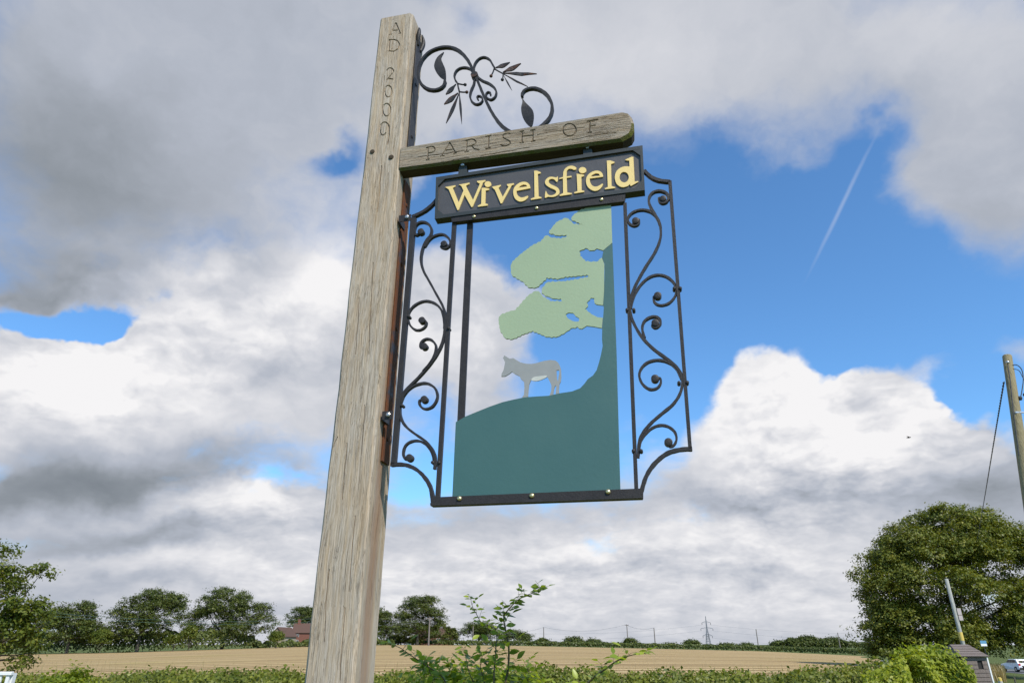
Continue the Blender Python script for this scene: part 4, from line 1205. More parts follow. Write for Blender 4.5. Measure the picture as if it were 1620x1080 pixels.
# ------------------------------------------------------------------ rose shoots in front
rose = empty('rose_shoots', (at_depth(790, 1100, 3.0).x, 3.0, 0))
tag(rose, 'wild rose shoots with green leaflets rising in front of the stubble', 'rose')
RB = Vector(rose.location)
STEMM = material('rose_stem', lambda N: principled(N, N.mix(N.noise(objco(N), 30, 4, .6), (.05, .055, .02), (.13, .09, .045)), .6, spec=.3))
def leaflet_mesh():
    bm = bmesh.new()
    L = [(0, 0), (.25, .36), (.5, .46), (.75, .30), (1.0, 0)]
    mid = [bm.verts.new((x, 0, -.10 * x * x)) for x, w in L]
    up_ = [bm.verts.new((x, w * .56, .10 * w - .12 * x * x)) for x, w in L[1:-1]]
    dn = [bm.verts.new((x, -w * .56, .10 * w - .12 * x * x)) for x, w in L[1:-1]]
    for sd_, flip in ((up_, False), (dn, True)):
        fs = [(mid[0], mid[1], sd_[0]), (mid[1], mid[2], sd_[1], sd_[0]), (mid[2], mid[3], sd_[2], sd_[1]), (mid[3], mid[4], sd_[2])]
        for f in fs: bm.faces.new(f if flip else f[::-1])
    me = bpy.data.meshes.new('leaflet'); bm.to_mesh(me); bm.free()
    return me
LM = []
for k, tv in enumerate((.15, .4, .6, .9)):
    me = leaflet_mesh(); me.name = 'leaflet'
    me.materials.append(LEAF['rose'])
    at = me.attributes.new('tint', 'FLOAT', 'POINT'); at.data.foreach_set('value', np.full(len(me.vertices), tv, np.float32))
    me.polygons.foreach_set('use_smooth', [True] * len(me.polygons))
    LM.append(me)
rr = random.Random(77)
def shoot(px, Y0, Y1, r0, nodes, lsize, tone):
    n_ = len(px)
    P = [at_depth(x, y, Y0 + (Y1 - Y0) * i / (n_ - 1)) - RB for i, (x, y) in enumerate(px)]
    P = [Vector(q) for q in cr([tuple(p) for p in P], 5)]
    bm = bmesh.new()
    tube(bm, P, [r0 * (1 - .75 * i / (len(P) - 1)) for i in range(len(P))], 7)
    st = bm_obj('stem', bm, STEMM, rose, True)
    for k in range(nodes):
        t = (k + .3 + rr.uniform(0, .5)) / nodes
        i = min(int(t * (len(P) - 1)), len(P) - 2)
        p = P[i].lerp(P[i + 1], t * (len(P) - 1) - i); tan = (P[i + 1] - P[i]).normalized()
        side_ = Vector((math.cos(k * 2.4 + rr.uniform(-.4, .4)), math.sin(k * 2.4), .15)).normalized()
        ax = (side_ * .8 + tan * .5 + Vector((0, 0, .1))).normalized()
        # a leaf of five leaflets on a thin stalk
        stalk = lsize * rr.uniform(1.0, 1.6)
        q = p + ax * stalk
        b2 = bmesh.new(); tube(b2, [p, p + ax * stalk * .5 + Vector((0, 0, .1 * stalk)), q], [.0011, .0009, .0006], 4)
        bm_obj('leaf_stalk', b2, STEMM, st)
        cross = ax.cross(Vector((0, 0, 1))).normalized()
        for (f, s_) in ((1.0, 0), (.62, 1), (.62, -1), (.25, 1), (.25, -1)):
            if rr.random() < .12: continue
            o = bpy.data.objects.new('leaflet', LM[min(3, max(0, int(rr.gauss(tone + 1.3 * t, .8))))])
            COL.objects.link(o); o.parent = st
            d = (ax * (1 if s_ == 0 else .35) + cross * s_ * .9 + Vector((0, 0, rr.uniform(-.45, .25)))).normalized()
            zz = (Vector((0, 0, 1)) + Vector((rr.gauss(0, .7), rr.gauss(-.35, .7), 0))).normalized()
            yy = zz.cross(d).normalized(); zz = d.cross(yy)
            sz = lsize * rr.uniform(.9, 1.4) * (1 - .25 * t)
            o.matrix_local = Matrix.Translation(p + ax * stalk * f) @ Matrix((d, yy, zz)).transposed().to_4x4() @ Matrix.Scale(sz, 4)
def z5(*pts): return [(600 + p[0] / 5.786, 900 + p[1] / 5.786) for p in pts]
shoot([(797, 1130)] + z5((1155, 1040), (1180, 900), (1185, 720), (1160, 580), (1140, 440), (1180, 370), (1270, 280), (1370, 230), (1500, 178)), 3.0, 2.9, .0052, 26, .040, .5)
shoot([(781, 1110)] + z5((1050, 960), (1062, 820), (1068, 700), (1072, 600), (1000, 540), (930, 480), (890, 410), (850, 330), (838, 262)), 3.05, 3.15, .0035, 15, .034, 1.0)
shoot([(712, 1110)] + z5((600, 1020), (520, 940), (400, 860), (280, 780), (180, 712), (85, 690)), 2.95, 2.8, .0035, 11, .036, 2.2)
shoot([(905, 1120)] + [(820 + a / 4.5, 900 + b / 4.5) for a, b in ((500, 805), (620, 710), (700, 652), (800, 612), (905, 598))], 3.1, 2.9, .0045, 12, .038, 2.2)
shoot([(770, 1120), (745, 1070), (738, 1045), (735, 1022)], 3.2, 3.2, .003, 9, .040, 1.6)
shoot([(775, 1120), (765, 1075), (760, 1050), (765, 1032)], 3.1, 3.1, .003, 9, .040, 1.2)
shoot([(690, 1130), (684, 1080), (678, 1055), (672, 1040)], 3.3, 3.3, .003, 10, .040, 2.2)
shoot([(700, 1130), (705, 1080), (712, 1058), (708, 1044)], 3.4, 3.4, .003, 10, .040, 2.2)
shoot([(820, 1130), (830, 1090), (836, 1068), (832, 1050)], 3.3, 3.3, .003, 9, .040, 1.2)
# leafy base of the same bush
rg = np.random.default_rng(78)
Ls = []
for (x, y, rx, ry) in ((690, 1085, 50, 42), (770, 1092, 50, 42), (830, 1100, 40, 36), (735, 1110, 90, 40), (660, 1100, 30, 36), (900, 1110, 50, 32)):
    Ls.append(px_lobe(tuple(RB), 3.35, x, y, rx, ry, .8))
C, Nn, idx, K = clumps(Ls, 100, 14, .075, rg, .35)
link('foliage', leaf_mesh('foliage', C, Nn, .036 * rg.uniform(.7, 1.3, len(C)), rg, .62 + rg.normal(0, .2, len(C)), .62), LEAF['rose'], rose)['kind'] = 'stuff'
bm = bmesh.new()
for k in range(26):
    t = Vector(K[rg.integers(len(K))]); b = Vector((t.x * .6, .3, 0))
    tube(bm, [b, b.lerp(t, .5) + Vector((.02, 0, .05)), t], [.005, .004, .002], 5)
bm_obj('cane', bm, STEMM, rose)

# ------------------------------------------------------------------ things by the road on the right
GALV = MATS['galvanised']
WOODP = bark_mat('pole_wood', (0.27, 0.225, 0.13))
WHITE = paint_mat('white_paint', (0.72, 0.72, 0.70), 0.5, .06)
# tall wooden utility pole, leaning
a = at_depth(1593, 562, 17.0); b = at_depth(1652, 950, 17.0)
d = (a - b).normalized()
foot = b - d * ((b.z - lz(b.x, b.y)) / d.z)
up_ = empty('utility_pole', foot)
tag(up_, 'tall leaning wooden utility pole with twisted cable and insulators', 'utility pole')
bm = bmesh.new()
ln = (a - foot).length
tube(bm, [(-d * .5), d * ln * .3, d * ln * .7, d * (ln - .03), d * ln], [.165, .150, .128, .112, .095], 14)
bm_obj('pole', bm, WOODP, up_, True)
def rel(x, y, Y, o): return at_depth(x, y, Y) - Vector(o.location)
BLK = material('black_cable', lambda N: principled(N, (.03, .03, .033), .6))
# twisted service cable away to the next pole behind the tree
s0 = rel(1588, 604, 16.9, up_); s2 = rel(1545, 862, 74.0, up_)
sdr = (s2 - s0).normalized()
bm = bmesh.new()
for ph in (0, math.pi):
    side_ = sdr.orthogonal().normalized(); bi = sdr.cross(side_)
    n_ = 700; LL = (s2 - s0).length
    tube(bm, [s0 + sdr * LL * i / n_ + (side_ * math.cos(i * .9 + ph) + bi * math.sin(i * .9 + ph)) * .014 for i in range(n_ + 1)], .013, 4)
bm_obj('service_cable', bm, BLK, up_)
# cable and clamp up the pole
bm = bmesh.new()
tube(bm, [rel(1594, 574, 16.86, up_), rel(1598, 600, 16.84, up_), rel(1602, 640, 16.83, up_), rel(1612, 720, 16.8, up_)], .014, 6)
bm_obj('riser_cable', bm, BLK, up_)
bm = bmesh.new(); q = rel(1594, 573, 16.86, up_)
bmesh.ops.create_icosphere(bm, subdivisions=2, radius=.05, matrix=Matrix.Translation(q))
bm_obj('clamp', bm, GALV, up_, True)
for pts, r in (([(1600, 578), (1608, 577), (1616, 584), (1619, 600), (1616, 622), (1614, 630)], .013), ([(1600, 583), (1612, 586), (1620, 600), (1632, 612)], .010)):
    bm = bmesh.new(); tube(bm, cr([tuple(rel(x, y, 16.9, up_)) for x, y in pts], 4), r, 6)
    bm_obj('jumper_wire', bm, BLK, up_)
for x, y in ((1614, 630), (1622, 625)):
    bm = bmesh.new(); q = rel(x, y, 16.9, up_)
    tube(bm, [q + Vector((0, 0, .06)), q + Vector((0, 0, .03)), q, q - Vector((0, 0, .05))], [.03, .05, .05, .03], 8)
    bm_obj('insulator', bm, BLK, up_)
bm = bmesh.new(); q = rel(1606, 652, 16.9, up_)
box(bm, q.x, q.x + .5, q.y - .02, q.y + .02, q.z - .02, q.z + .02)
bm_obj('bracket', bm, GALV, up_)

# grey pole with small plates in front of the tree
p0 = at_depth(1497, 915, 30); gp = empty('grey_pole', (p0.x, p0.y, lz(p0.x, p0.y)))
tag(gp, 'plain pale grey pole with small plates in front of the round-crowned tree', 'pole')
bm = bmesh.new(); hh = p0.z - gp.location.z
tube(bm, [(0, 0, -.3), (0, 0, hh * .5), (0, 0, hh - .02), (0, 0, hh)], [.085, .08, .072, .05], 12)
bm_obj('pole', bm, bark_mat('silvered_pole', (.36, .36, .32)), gp, True)
for y, h_ in ((967, .13), (977, .10)):
    z = at_depth(1513, y, 30).z - gp.location.z
    bm = bmesh.new(); box(bm, .05, .22, -.10, -.085, z - h_, z + h_); bevel(bm, .006)
    bm_obj('plate', bm, paint_mat('pinkish_plate', (.42, .36, .34), .5), gp)
z = at_depth(1519, 1006, 30).z - gp.location.z
bm = bmesh.new(); tube(bm, [(0, 0, z - .16), (0, 0, z + .16)], .088, 12)
bm_obj('yellow_band', bm, paint_mat('yellow_band', (.62, .45, .10), .5), gp)

# wooden slatted shelter with shingled roof
YS = 24.0
c1 = at_depth(1561, 1045, YS)
gz = lz(c1.x, c1.y)
sh = empty('wooden_shelter', (c1.x, c1.y, gz))
tag(sh, 'small weathered wooden shelter with slatted walls and a pitched roof', 'shelter')
SL = bark_mat('weathered_slats', (.19, .155, .135))
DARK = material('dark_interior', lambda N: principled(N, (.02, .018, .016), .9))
eave = at_depth(1557, 1038, YS).z - gz
ridge = at_depth(1552, 1019, YS).z - gz
Wd, Dp = 0.80, 1.2           # extends to the left behind the shrub
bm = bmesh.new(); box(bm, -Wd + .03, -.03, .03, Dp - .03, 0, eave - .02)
bm_obj('interior_shade_box', bm, DARK, sh)  # near-black box; darkness inside the shelter is put into its colour
rs = random.Random(3)
nsl = int(eave / .115)
wz0, wz1 = at_depth(1550, 1057, YS).z - gz, at_depth(1550, 1049, YS).z - gz
wx0, wx1 = -.33, -.16
for k in range(nsl):
    z0 = k * eave / nsl + .006; z1 = (k + 1) * eave / nsl - .008
    spans = [(-Wd, -.005)]
    if z1 > wz0 and z0 < wz1: spans = [(-Wd, wx0), (wx1, -.005)]
    for s0_, s1_ in spans:
        bm = bmesh.new(); j = rs.uniform(-.006, .006)
        box(bm, s0_, s1_, -.012 + j, .022 + j, z0, z1)
        bm_obj('slat', bm, SL, sh)
    bm = bmesh.new(); box(bm, -.024, .004 + rs.uniform(-.003, .003), .03, Dp - .03, z0, z1)
    bm_obj('slat', bm, SL, sh)
for (x, y) in ((.006, -.02), (.006, Dp - .04)):
    bm = bmesh.new(); box(bm, x, x + .05, y, y + .06, eave * .35 if y < 0 else 0, eave - .03); bevel(bm, .005)
    bm_obj('corner_trim', bm, WHITE if y < 0 else SL, sh)
bm = bmesh.new()
e0, e1, f0, f1 = -Wd - .12, .05, -.12, Dp + .12
A = [bm.verts.new(p) for p in ((e0, f0, eave), (e1, f0, eave), (e1, f1, eave), (e0, f1, eave), (e0 + .2, Dp * .5, ridge), (e1 - .16, Dp * .5, ridge))]
for f in ((0, 1, 5, 4), (2, 3, 4, 5), (1, 2, 5), (3, 0, 4), (3, 2, 1, 0)): bm.faces.new([A[i] for i in f])
roof = bm_obj('roof', bm, bark_mat('roof_boards', (.15, .125, .11)), sh)
for k in range(5):          # overlapping roof courses
    t0, t1 = k / 5, (k + 1) / 5
    L0 = [Vector((e0, f0, eave)).lerp(Vector((e0 + .2, Dp * .5, ridge)), t0), Vector((e1, f0, eave)).lerp(Vector((e1 - .16, Dp * .5, ridge)), t0)]
    L1 = [Vector((e0, f0, eave)).lerp(Vector((e0 + .2, Dp * .5, ridge)), t1), Vector((e1, f0, eave)).lerp(Vector((e1 - .16, Dp * .5, ridge)), t1)]
    nrm = Vector((0, -.55, .83))
    bm = bmesh.new()
    q = [L0[0] + nrm * .024, L0[1] + nrm * .024, L1[1] + nrm * .008, L1[0] + nrm * .008, L0[0] + nrm * .004, L0[1] + nrm * .004]
    q = [bm.verts.new(v) for v in q]
    for f in ((0, 1, 2, 3), (4, 5, 1, 0)): bm.faces.new([q[i] for i in f])
    bm_obj('roof_board', bm, SL, roof)

# blue sign behind the shelter
c2 = at_depth(1556, 1017, 46)
bs = empty('blue_sign', (c2.x, c2.y, lz(c2.x, c2.y)))
tag(bs, 'small blue and white road sign on a post behind the shelter', 'road sign')
hz = c2.z - bs.location.z
bm = bmesh.new(); tube(bm, [(0, .03, -.2), (0, .03, hz + .1)], .025, 8); bm_obj('post', bm, BLK, bs)
bm = bmesh.new(); box(bm, -.19, .19, -.01, .01, hz - .02, hz + .16); bm_obj('sign_panel', bm, paint_mat('sign_blue', (.10, .26, .42), .4), bs)
bm = bmesh.new(); box(bm, -.19, .19, -.01, .01, hz - .16, hz - .024); bm_obj('sign_panel', bm, WHITE, bs)

# verge marker and timber stake
c3 = at_depth(1580, 1068, 38); zz = lz(c3.x, c3.y)
mk = empty('verge_marker', (c3.x, c3.y, zz)); tag(mk, 'short grey verge marker with a yellow top on the grass', 'bollard')
bm = bmesh.new(); tube(bm, [(0, 0, -.1), (0, 0, .42)], [.11, .10], 10); bm_obj('body', bm, paint_mat('marker_grey', (.40, .38, .34), .6), mk)
bm = bmesh.new(); tube(bm, [(0, 0, .422), (0, 0, .56), (0, 0, .60)], [.10, .095, .05], 10); bm_obj('cap', bm, MATS['yellow_band'], mk)
c4 = at_depth(1601, 1060, 44); zz = lz(c4.x, c4.y)
bm = bmesh.new(); tube(bm, [(0, 0, -.2), (.02, 0, .5), (.03, 0, .62)], [.05, .048, .03], 8)
stake = bm_obj('timber_stake', bm, BARK); stake.location = (c4.x, c4.y, zz)
tag(stake, 'short brown timber stake at the edge of the mown verge', 'stake')

# car on the road
def car(loc, rz):
    c = empty('parked_car', loc, rz)
    tag(c, 'white hatchback car seen from behind on the road', 'car')
    CW = paint_mat('white_car_paint', (.74, .74, .76), .25, .02)
    GL = material('car_glass', lambda N: principled(N, (.03, .035, .04), .06, spec=.8))
    RB_ = material('tyre_rubber', lambda N: principled(N, (.02, .02, .02), .85))
    prof_ = [(-2.05, .32), (-2.1, .62), (-2.06, .90), (-1.80, 1.02), (-1.62, 1.38), (-1.15, 1.47), (.1, 1.44), (.85, 1.02), (1.75, .86), (2.05, .62), (2.05, .32)]
    bm = bmesh.new()
    R0 = []
    for w in (-.86, -.80, .80, .86):
        k = 1.0 if abs(w) < .83 else 0.0
        R0.append([bm.verts.new((w * (1 if z < 1.0 else .84), y, z if k or z < .7 else z - .03)) for y, z in prof_])
    for p, q in zip(R0, R0[1:]):
        for i in range(len(prof_)):
            j = (i + 1) % len(prof_); bm.faces.new((p[i], p[j], q[j], q[i]))
    bm.faces.new(R0[0][::-1]); bm.faces.new(R0[-1])
    bmesh.ops.recalc_face_normals(bm, faces=bm.faces)
    body = bm_obj('body', bm, CW, c)
    def panel(name, pts, m):
        b_ = bmesh.new(); b_.faces.new([b_.verts.new(p) for p in pts]); bmesh.ops.solidify(b_, geom=b_.faces[:], thickness=.012); return bm_obj(name, b_, m, c)
    panel('rear_window', [(-.60, -1.815, 1.05), (.60, -1.815, 1.05), (.54, -1.665, 1.35), (-.54, -1.665, 1.35)], GL)
    for s in (-1, 1):
        panel('side_window', [(s * .775, -1.55, 1.06), (s * .775, .68, 1.06), (s * .735, .12, 1.38), (s * .735, -1.3, 1.40)], GL)
        b_ = bmesh.new(); box(b_, s * .72 - .12, s * .72 + .12, -2.115, -2.03, .74, .98); bevel(b_, .01); bm_obj('tail_light', b_, material('red_lamp', lambda N: principled(N, (.5, .02, .02), .25)), c)
        for y in (-1.28, 1.30):
            b_ = bmesh.new(); tube(b_, [(s * .68, y, .32), (s * .87, y, .32)], .32, 18); wh = bm_obj('wheel', b_, RB_, c)
            b_ = bmesh.new(); tube(b_, [(s * .872, y, .32), (s * .885, y, .32)], .20, 14); bm_obj('rim', b_, GALV, wh)
    b_ = bmesh.new(); box(b_, -.80, .80, -2.16, -2.06, .30, .52); bevel(b_, .02); bm_obj('bumper', b_, RB_, c)
    b_ = bmesh.new(); box(b_, -.26, .26, -2.125, -2.098, .66, .77); bm_obj('number_plate', b_, MATS['yellow_band'], c)
    panel('windscreen', [(-.62, .78, 1.08), (.62, .78, 1.08), (.56, .18, 1.40), (-.56, .18, 1.40)], GL)
    return c
car((63.6, 93.0, lz(63.6, 93.0) + .03), R(-6))
# gatepost by the road at the picture's edge
c5 = at_depth(1619, 1045, 70); zz = lz(c5.x, c5.y)
bm = bmesh.new(); box(bm, -.14, .14, -.14, .14, -.2, 1.15); box(bm, -.18, .18, -.18, .18, 1.152, 1.24); bevel(bm, .015)
gpst = bm_obj('brick_gatepost', bm, bark_mat('brown_brick', (.24, .13, .09))); gpst.location = (c5.x, c5.y, zz)
tag(gpst, 'square brown gatepost with a flat cap beside the road', 'gatepost')

# white slatted fence end on the left
c6 = at_depth(18, 1063, 10.0)
wf = empty('white_fence', (c6.x, c6.y, lz(c6.x, c6.y))); tag(wf, 'white painted picket fence panel by the young tree', 'fence')
H6 = c6.z - wf.location.z
bm = bmesh.new(); box(bm, -1.5, .02, -.03, .03, H6 - .035, H6 + .01); bevel(bm, .006); bm_obj('top_rail', bm, WHITE, wf)
bm = bmesh.new(); box(bm, -1.5, .02, -.025, .025, .18, .25); bevel(bm, .006); bm_obj('bottom_rail', bm, WHITE, wf)
for k in range(14):
    x = -.018 - k * .105
    bm = bmesh.new(); box(bm, x - .030, x + .014, -.012, .012, .252, H6 - .037); bm_obj('slat', bm, WHITE, wf)
for x in (-.02, -1.46):
    bm = bmesh.new(); box(bm, x - .035, x + .035, .032, .10, -.2, H6 - .01); bm_obj('fence_post', bm, WHITE, wf)

# ------------------------------------------------------------------ houses across the field
BRICK = material('red_brick', lambda N: principled(N, N.mix(N.noise(objco(N), 3, 5, .7), (.13, .050, .034), (.21, .088, .060)), .9))
STONE = material('sandstone', lambda N: principled(N, N.mix(N.noise(objco(N), 2.5, 5, .7), (.27, .22, .15), (.40, .34, .25)), .9))
TILE = material('clay_tiles', lambda N: principled(N, N.mix(N.noise(objco(N), 4, 5, .7), (.075, .042, .030), (.13, .072, .052)), .9))
GLS = material('window_glass', lambda N: principled(N, (.05, .06, .07), .1, spec=.8))
def house(name, loc, rz, w, dp, wall, rf, wm, wins, label, chim=()):
    h = empty(name, loc, rz); tag(h, label, 'house')
    bm = bmesh.new()
    box(bm, -w / 2, w / 2, 0, dp, -.5, wall)
    wl = bm_obj('wall', bm, wm, h)
    for yy in (0.0, dp):
        pass
    bm = bmesh.new()
    for x in (-w / 2, w / 2 - .3):      # gable triangles
        A = [bm.verts.new(p) for p in ((x, 0, wall + .002), (x, dp, wall + .002), (x, dp / 2, rf - .05), (x + .3, 0, wall + .002), (x + .3, dp, wall + .002), (x + .3, dp / 2, rf - .05))]
        for f in ((0, 1, 2), (5, 4, 3), (0, 3, 4, 1), (1, 4, 5, 2), (2, 5, 3, 0)): bm.faces.new([A[i] for i in f])
    bmesh.ops.recalc_face_normals(bm, faces=bm.faces)
    bm_obj('gable', bm, wm, h)
    bm = bmesh.new(); e = .35
    for s in (0, 1):
        y0 = -e if s == 0 else dp + e
        A = [bm.verts.new(p) for p in ((-w / 2 - e, y0, wall - .1), (w / 2 + e, y0, wall - .1), (w / 2 + e, dp / 2, rf), (-w / 2 - e, dp / 2, rf))]
        B = [bm.verts.new(v.co + Vector((0, 0, .16))) for v in A]
        for f in ((A[0], A[1], A[2], A[3]), (B[3], B[2], B[1], B[0]), (A[0], B[0], B[1], A[1]), (A[1], B[1], B[2], A[2]), (A[3], A[2], B[2], B[3]), (A[0], A[3], B[3], B[0])): bm.faces.new(f)
    bmesh.ops.recalc_face_normals(bm, faces=bm.faces)
    r_ = bm_obj('roof', bm, TILE, h)
    for x in chim:
        bm = bmesh.new(); box(bm, x - .45, x + .45, dp / 2 - .4, dp / 2 + .4, rf - .6, rf + 1.3); box(bm, x - .52, x + .52, dp / 2 - .47, dp / 2 + .47, rf + 1.302, rf + 1.45)
        bm_obj('chimney', bm, BRICK, r_)
    for (x, z, ww, wh) in wins:
        bm = bmesh.new(); box(bm, x - ww / 2, x + ww / 2, -.06, -.004, z - wh / 2, z + wh / 2)
        wn = bm_obj('window', bm, paint_mat('cream_frames', (.46, .44, .40), .6), h)
        for s in (-1, 1):
            bm = bmesh.new(); box(bm, x + s * ww * .24 - ww * .18, x + s * ww * .24 + ww * .18, -.075, -.062, z - wh * .4, z + wh * .4)
            bm_obj('pane', bm, GLS, wn)
    bm = bmesh.new(); box(bm, w * .05 - .5, w * .05 + .5, -.05, -.003, -.3, 2.0); bm_obj('door', bm, TILE, h)
    return h
def hloc(x, Y): p = at_depth(x, 1020, Y); return (p.x, p.y, lz(p.x, p.y))
house('stone_house', hloc(457, 228), R(78), 8.0, 4.4, 3.0, 5.6, STONE, [(-2, 1.6, 1.0, 1.1), (2, 1.6, 1.0, 1.1)], 'small stone house end with a pointed gable near the signpost', ())
house('brick_house', hloc(483, 240), R(8), 9.0, 6.0, 4.2, 7.0, BRICK, [(-3, 1.5, 1.2, 1.2), (-3, 3.4, 1.2, .9), (3, 1.5, 1.2, 1.2), (3, 3.4, 1.2, .9)], 'red brick house half hidden by the oak signpost', (-3.2,))
house('brick_house', hloc(684, 262), R(-6), 13.0, 6.5, 3.0, 5.6, BRICK, [(-1.5, 1.7, 1.6, 1.1), (2.2, 1.7, 1.6, 1.1), (5.0, 1.7, 1.4, 1.1), (-4.8, 1.7, 1.4, 1.1)], 'long low red brick farmhouse behind the tall dense oak', (3.5,))

# ------------------------------------------------------------------ poles, wires, pylon
def line_pole(x, ytop, Y, label, arm=0.0):
    p = at_depth(x, ytop, Y); base = Vector((p.x, p.y, lz(p.x, p.y)))
    o = empty('line_pole', base); tag(o, label, 'pole', 'line poles across the fields')
    h = p.z - base.z
    bm = bmesh.new(); tube(bm, [(0, 0, -.5), (0, 0, h * .5), (0, 0, h)], [.24, .21, .17], 8); bm_obj('pole', bm, bark_mat('far_pole', (.20, .17, .15)), o)
    if arm:
        bm = bmesh.new(); box(bm, -arm / 2, arm / 2, -.10, .10, h - .45, h - .22); bm_obj('cross_arm', bm, MATS['far_pole'], o)
        for k in (-.45, 0, .45):
            bm = bmesh.new(); tube(bm, [(k * arm, 0, h - .22), (k * arm, 0, h + .05)], [.08, .05], 6); bm_obj('insulator', bm, GALV, o)
    return p
tops = [line_pole(680, 975.5, 205, 'grey line pole with a crossbar in front of the tall dense oak', 2.2),
        line_pole(748.5, 990, 255, 'thin pole in front of the low rounded tree, left one of a pair'), line_pole(757, 991, 262, 'thin pole in front of the low rounded tree, right one of a pair'),
        line_pole(860, 991.5, 330, 'thin far pole just right of the rose shoots'), line_pole(991.5, 987, 330, 'tallest wooden pole on the skyline left of the pylon', 1.8),
        line_pole(1034.5, 992.5, 300, 'plain wooden pole between the tallest pole and the pylon'), line_pole(1196, 994.5, 310, 'wooden pole just right of the pylon'), line_pole(1325, 1000, 320, 'thin pole near the distant wood')]
WIRE = material('line_wire', lambda N: principled(N, (.09, .09, .10), .5))
GWIRE = material('green_sheathed_wire', lambda N: principled(N, (.06, .12, .10), .5))
def wire(p, q, sag, r, label, m=WIRE, group='overhead wires'):
    pts = [p.lerp(q, t / 14) - Vector((0, 0, sag * 4 * (t / 14) * (1 - t / 14))) for t in range(15)]
    bm = bmesh.new(); tube(bm, [v - p for v in pts], r, 4)
    o = bm_obj('overhead_wire', bm, m); o.location = p
    return tag(o, label, 'wire', group)
wire(tops[3], tops[4], 2.2, .045, 'overhead wire sagging between the pole beyond the rose shoots and the tallest pole')
wire(tops[4] - Vector((0, 0, .3)), tops[5], 1.0, .045, 'overhead wire between the tallest pole and the plain pole')
wire(tops[0] + Vector((0, 0, -.3)), at_depth(600, 978, 190), 1.2, .04, 'overhead wire running behind the signpost to the crossbar pole')
wire(tops[2], tops[3], 2.0, .04, 'overhead wire between the paired poles and the pole beyond the rose shoots')
for k, (y0, y1) in enumerate(((953, 976), (958, 980.5))):
    wire(at_depth(-80, y0, 80), at_depth(520, y1, 150), 1.3, .022, ('upper' if k == 0 else 'lower') + ' greenish cable crossing in front of the far oaks', GWIRE)

# lattice pylon
PY = 900.0
pt = at_depth(1116, 974, PY); pb = Vector((pt.x, pt.y, at_depth(1116, 1023, PY).z - 2))
py = empty('lattice_pylon', pb); tag(py, 'steel lattice electricity pylon on the skyline beyond the stubble', 'pylon')
STEEL = material('pylon_steel', lambda N: principled(N, (.17, .18, .20), .5, metallic=.3))
H = pt.z - pb.z
def hw(t): return (.085 + (.014 - .085) * min(1, t / .62) if t < .62 else .014 + (.003 - .014) * (t - .62) / .38) * H
bm = bmesh.new()
lv = [0, .10, .19, .27, .34, .40, .46, .52, .57, .62, .68, .74, .80, .86, .92, 1.0]
rr_ = .22
for sx in (-1, 1):
    for sy in (-1, 1):
        tube(bm, [(sx * hw(t), sy * hw(t), t * H) for t in lv], rr_ * 1.2, 4)
for t0, t1 in zip(lv, lv[1:]):
    a0, a1 = hw(t0), hw(t1)
    for s in (-1, 1):
        for (p, q) in (((-a0, s * a0), (a1, s * a1)), ((a0, s * a0), (-a1, s * a1)), ((s * a0, -a0), (s * a1, a1)), ((s * a0, a0), (s * a1, -a1))):
            tube(bm, [(p[0], p[1], t0 * H), (q[0], q[1], t1 * H)], rr_ * .7, 4)
bm_obj('lattice_body', bm, STEEL, py)
arms = []
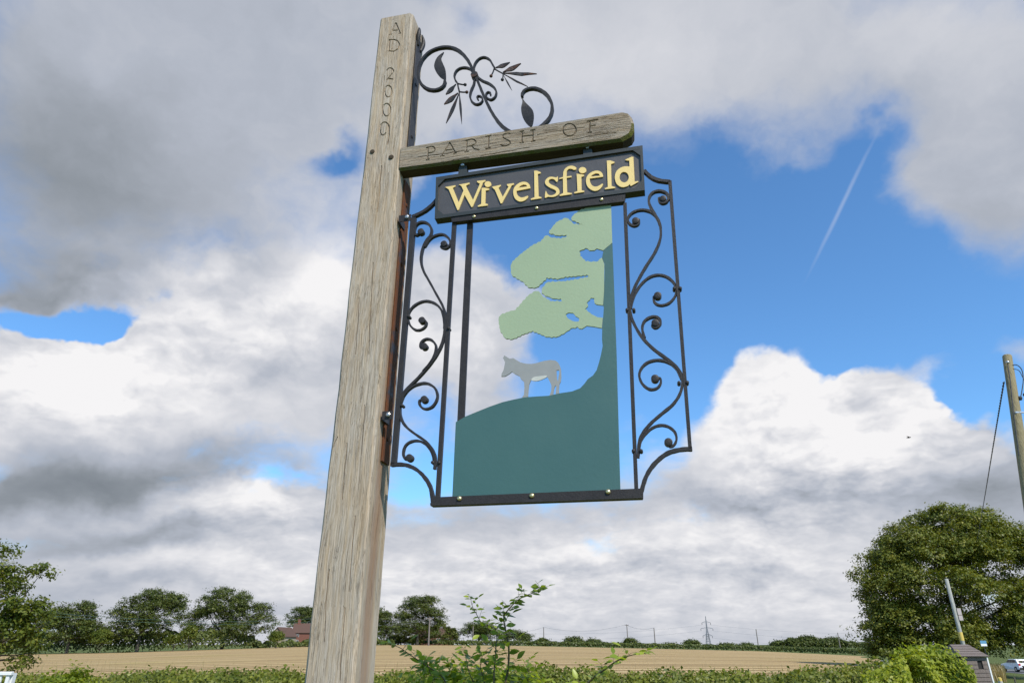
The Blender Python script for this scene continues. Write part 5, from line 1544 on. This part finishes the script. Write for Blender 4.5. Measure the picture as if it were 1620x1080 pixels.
for t, L in ((.40, .155), (.62, .20), (.80, .145)):
    for s in (-1, 1):
        bm = bmesh.new()
        w = hw(t)
        for sy in (-1, 1):
            tube(bm, [(s * w, sy * w, t * H), (s * L * H, 0, t * H)], rr_, 4)
            tube(bm, [(s * w, sy * w, (t + .045) * H), (s * L * H, 0, t * H)], rr_ * .8, 4)
        bm_obj('arm', bm, STEEL, py)
        bm = bmesh.new(); tube(bm, [(s * L * H, 0, t * H - .2), (s * L * H, 0, t * H - 2.6)], .25, 6); bm_obj('insulator', bm, BLK, py)
        arms.append(pb + Vector((s * L * H, 0, t * H - 2.7)))
nm = ['lowest', 'middle', 'top']
for i, p in enumerate(arms):
    s = -1 if i % 2 == 0 else 1
    q = Vector((p.x + s * 330, p.y - 40 * s, p.z - 2))
    wire(p, q, 9, .09, 'power line conductor leaving the %s %s arm of the pylon' % (nm[i // 2], 'west' if s < 0 else 'east'), STEEL, 'pylon conductors')

# distant wood on the horizon
rg = np.random.default_rng(90)
Ls = []
for x, w, h in ((1232, 12, 7), (1255, 16, 10), (1278, 20, 13), (1300, 16, 9), (1318, 18, 11), (1338, 16, 7), (1362, 18, 4), (1180, 14, 3), (1150, 14, 3), (1060, 12, 3), (960, 20, 3)):
    Ls.append(px_lobe((0, 0, 0), 700, x, 1022 - h * .3, w, h))
C, Nn, idx, K = clumps(Ls, 900, 26, 3.0, rg, .5)
dw = link('distant_wood', leaf_mesh('distant_wood', C, Nn, 1.5 * rg.uniform(.7, 1.3, len(C)), rg, .45 + rg.normal(0, .2, len(C))), LEAF['oak'])
tag(dw, 'far-off dark wood along the horizon', 'wood', kind='stuff')

# bird
pbird = at_depth(1438, 692, 45)
bird = empty('flying_bird', pbird, R(30)); tag(bird, 'small dark bird gliding in front of the right hand cloud', 'bird')
DK = material('dark_feathers', lambda N: principled(N, (.03, .028, .027), .7))
bm = bmesh.new(); tube(bm, [(0, -.15, 0), (0, -.11, .004), (0, -.05, .005), (0, .03, 0), (0, .11, -.005), (0, .19, -.004)], [.006, .026, .034, .03, .016, .022], 8)
for v in bm.verts:
    if v.co.y > .15: v.co.z *= .3
bm_obj('body', bm, DK, bird, True)
for s in (-1, 1):
    bm = bmesh.new()
    q = [(0, -.05, .012), (s * .10, -.075, .05), (s * .20, -.03, .065), (s * .28, .03, .05), (s * .16, .03, .05), (s * .06, .05, .02), (0, .05, .012)]
    f = bm.faces.new([bm.verts.new(p) for p in q]); bmesh.ops.solidify(bm, geom=[f], thickness=.006); bm_obj('wing', bm, DK, bird)
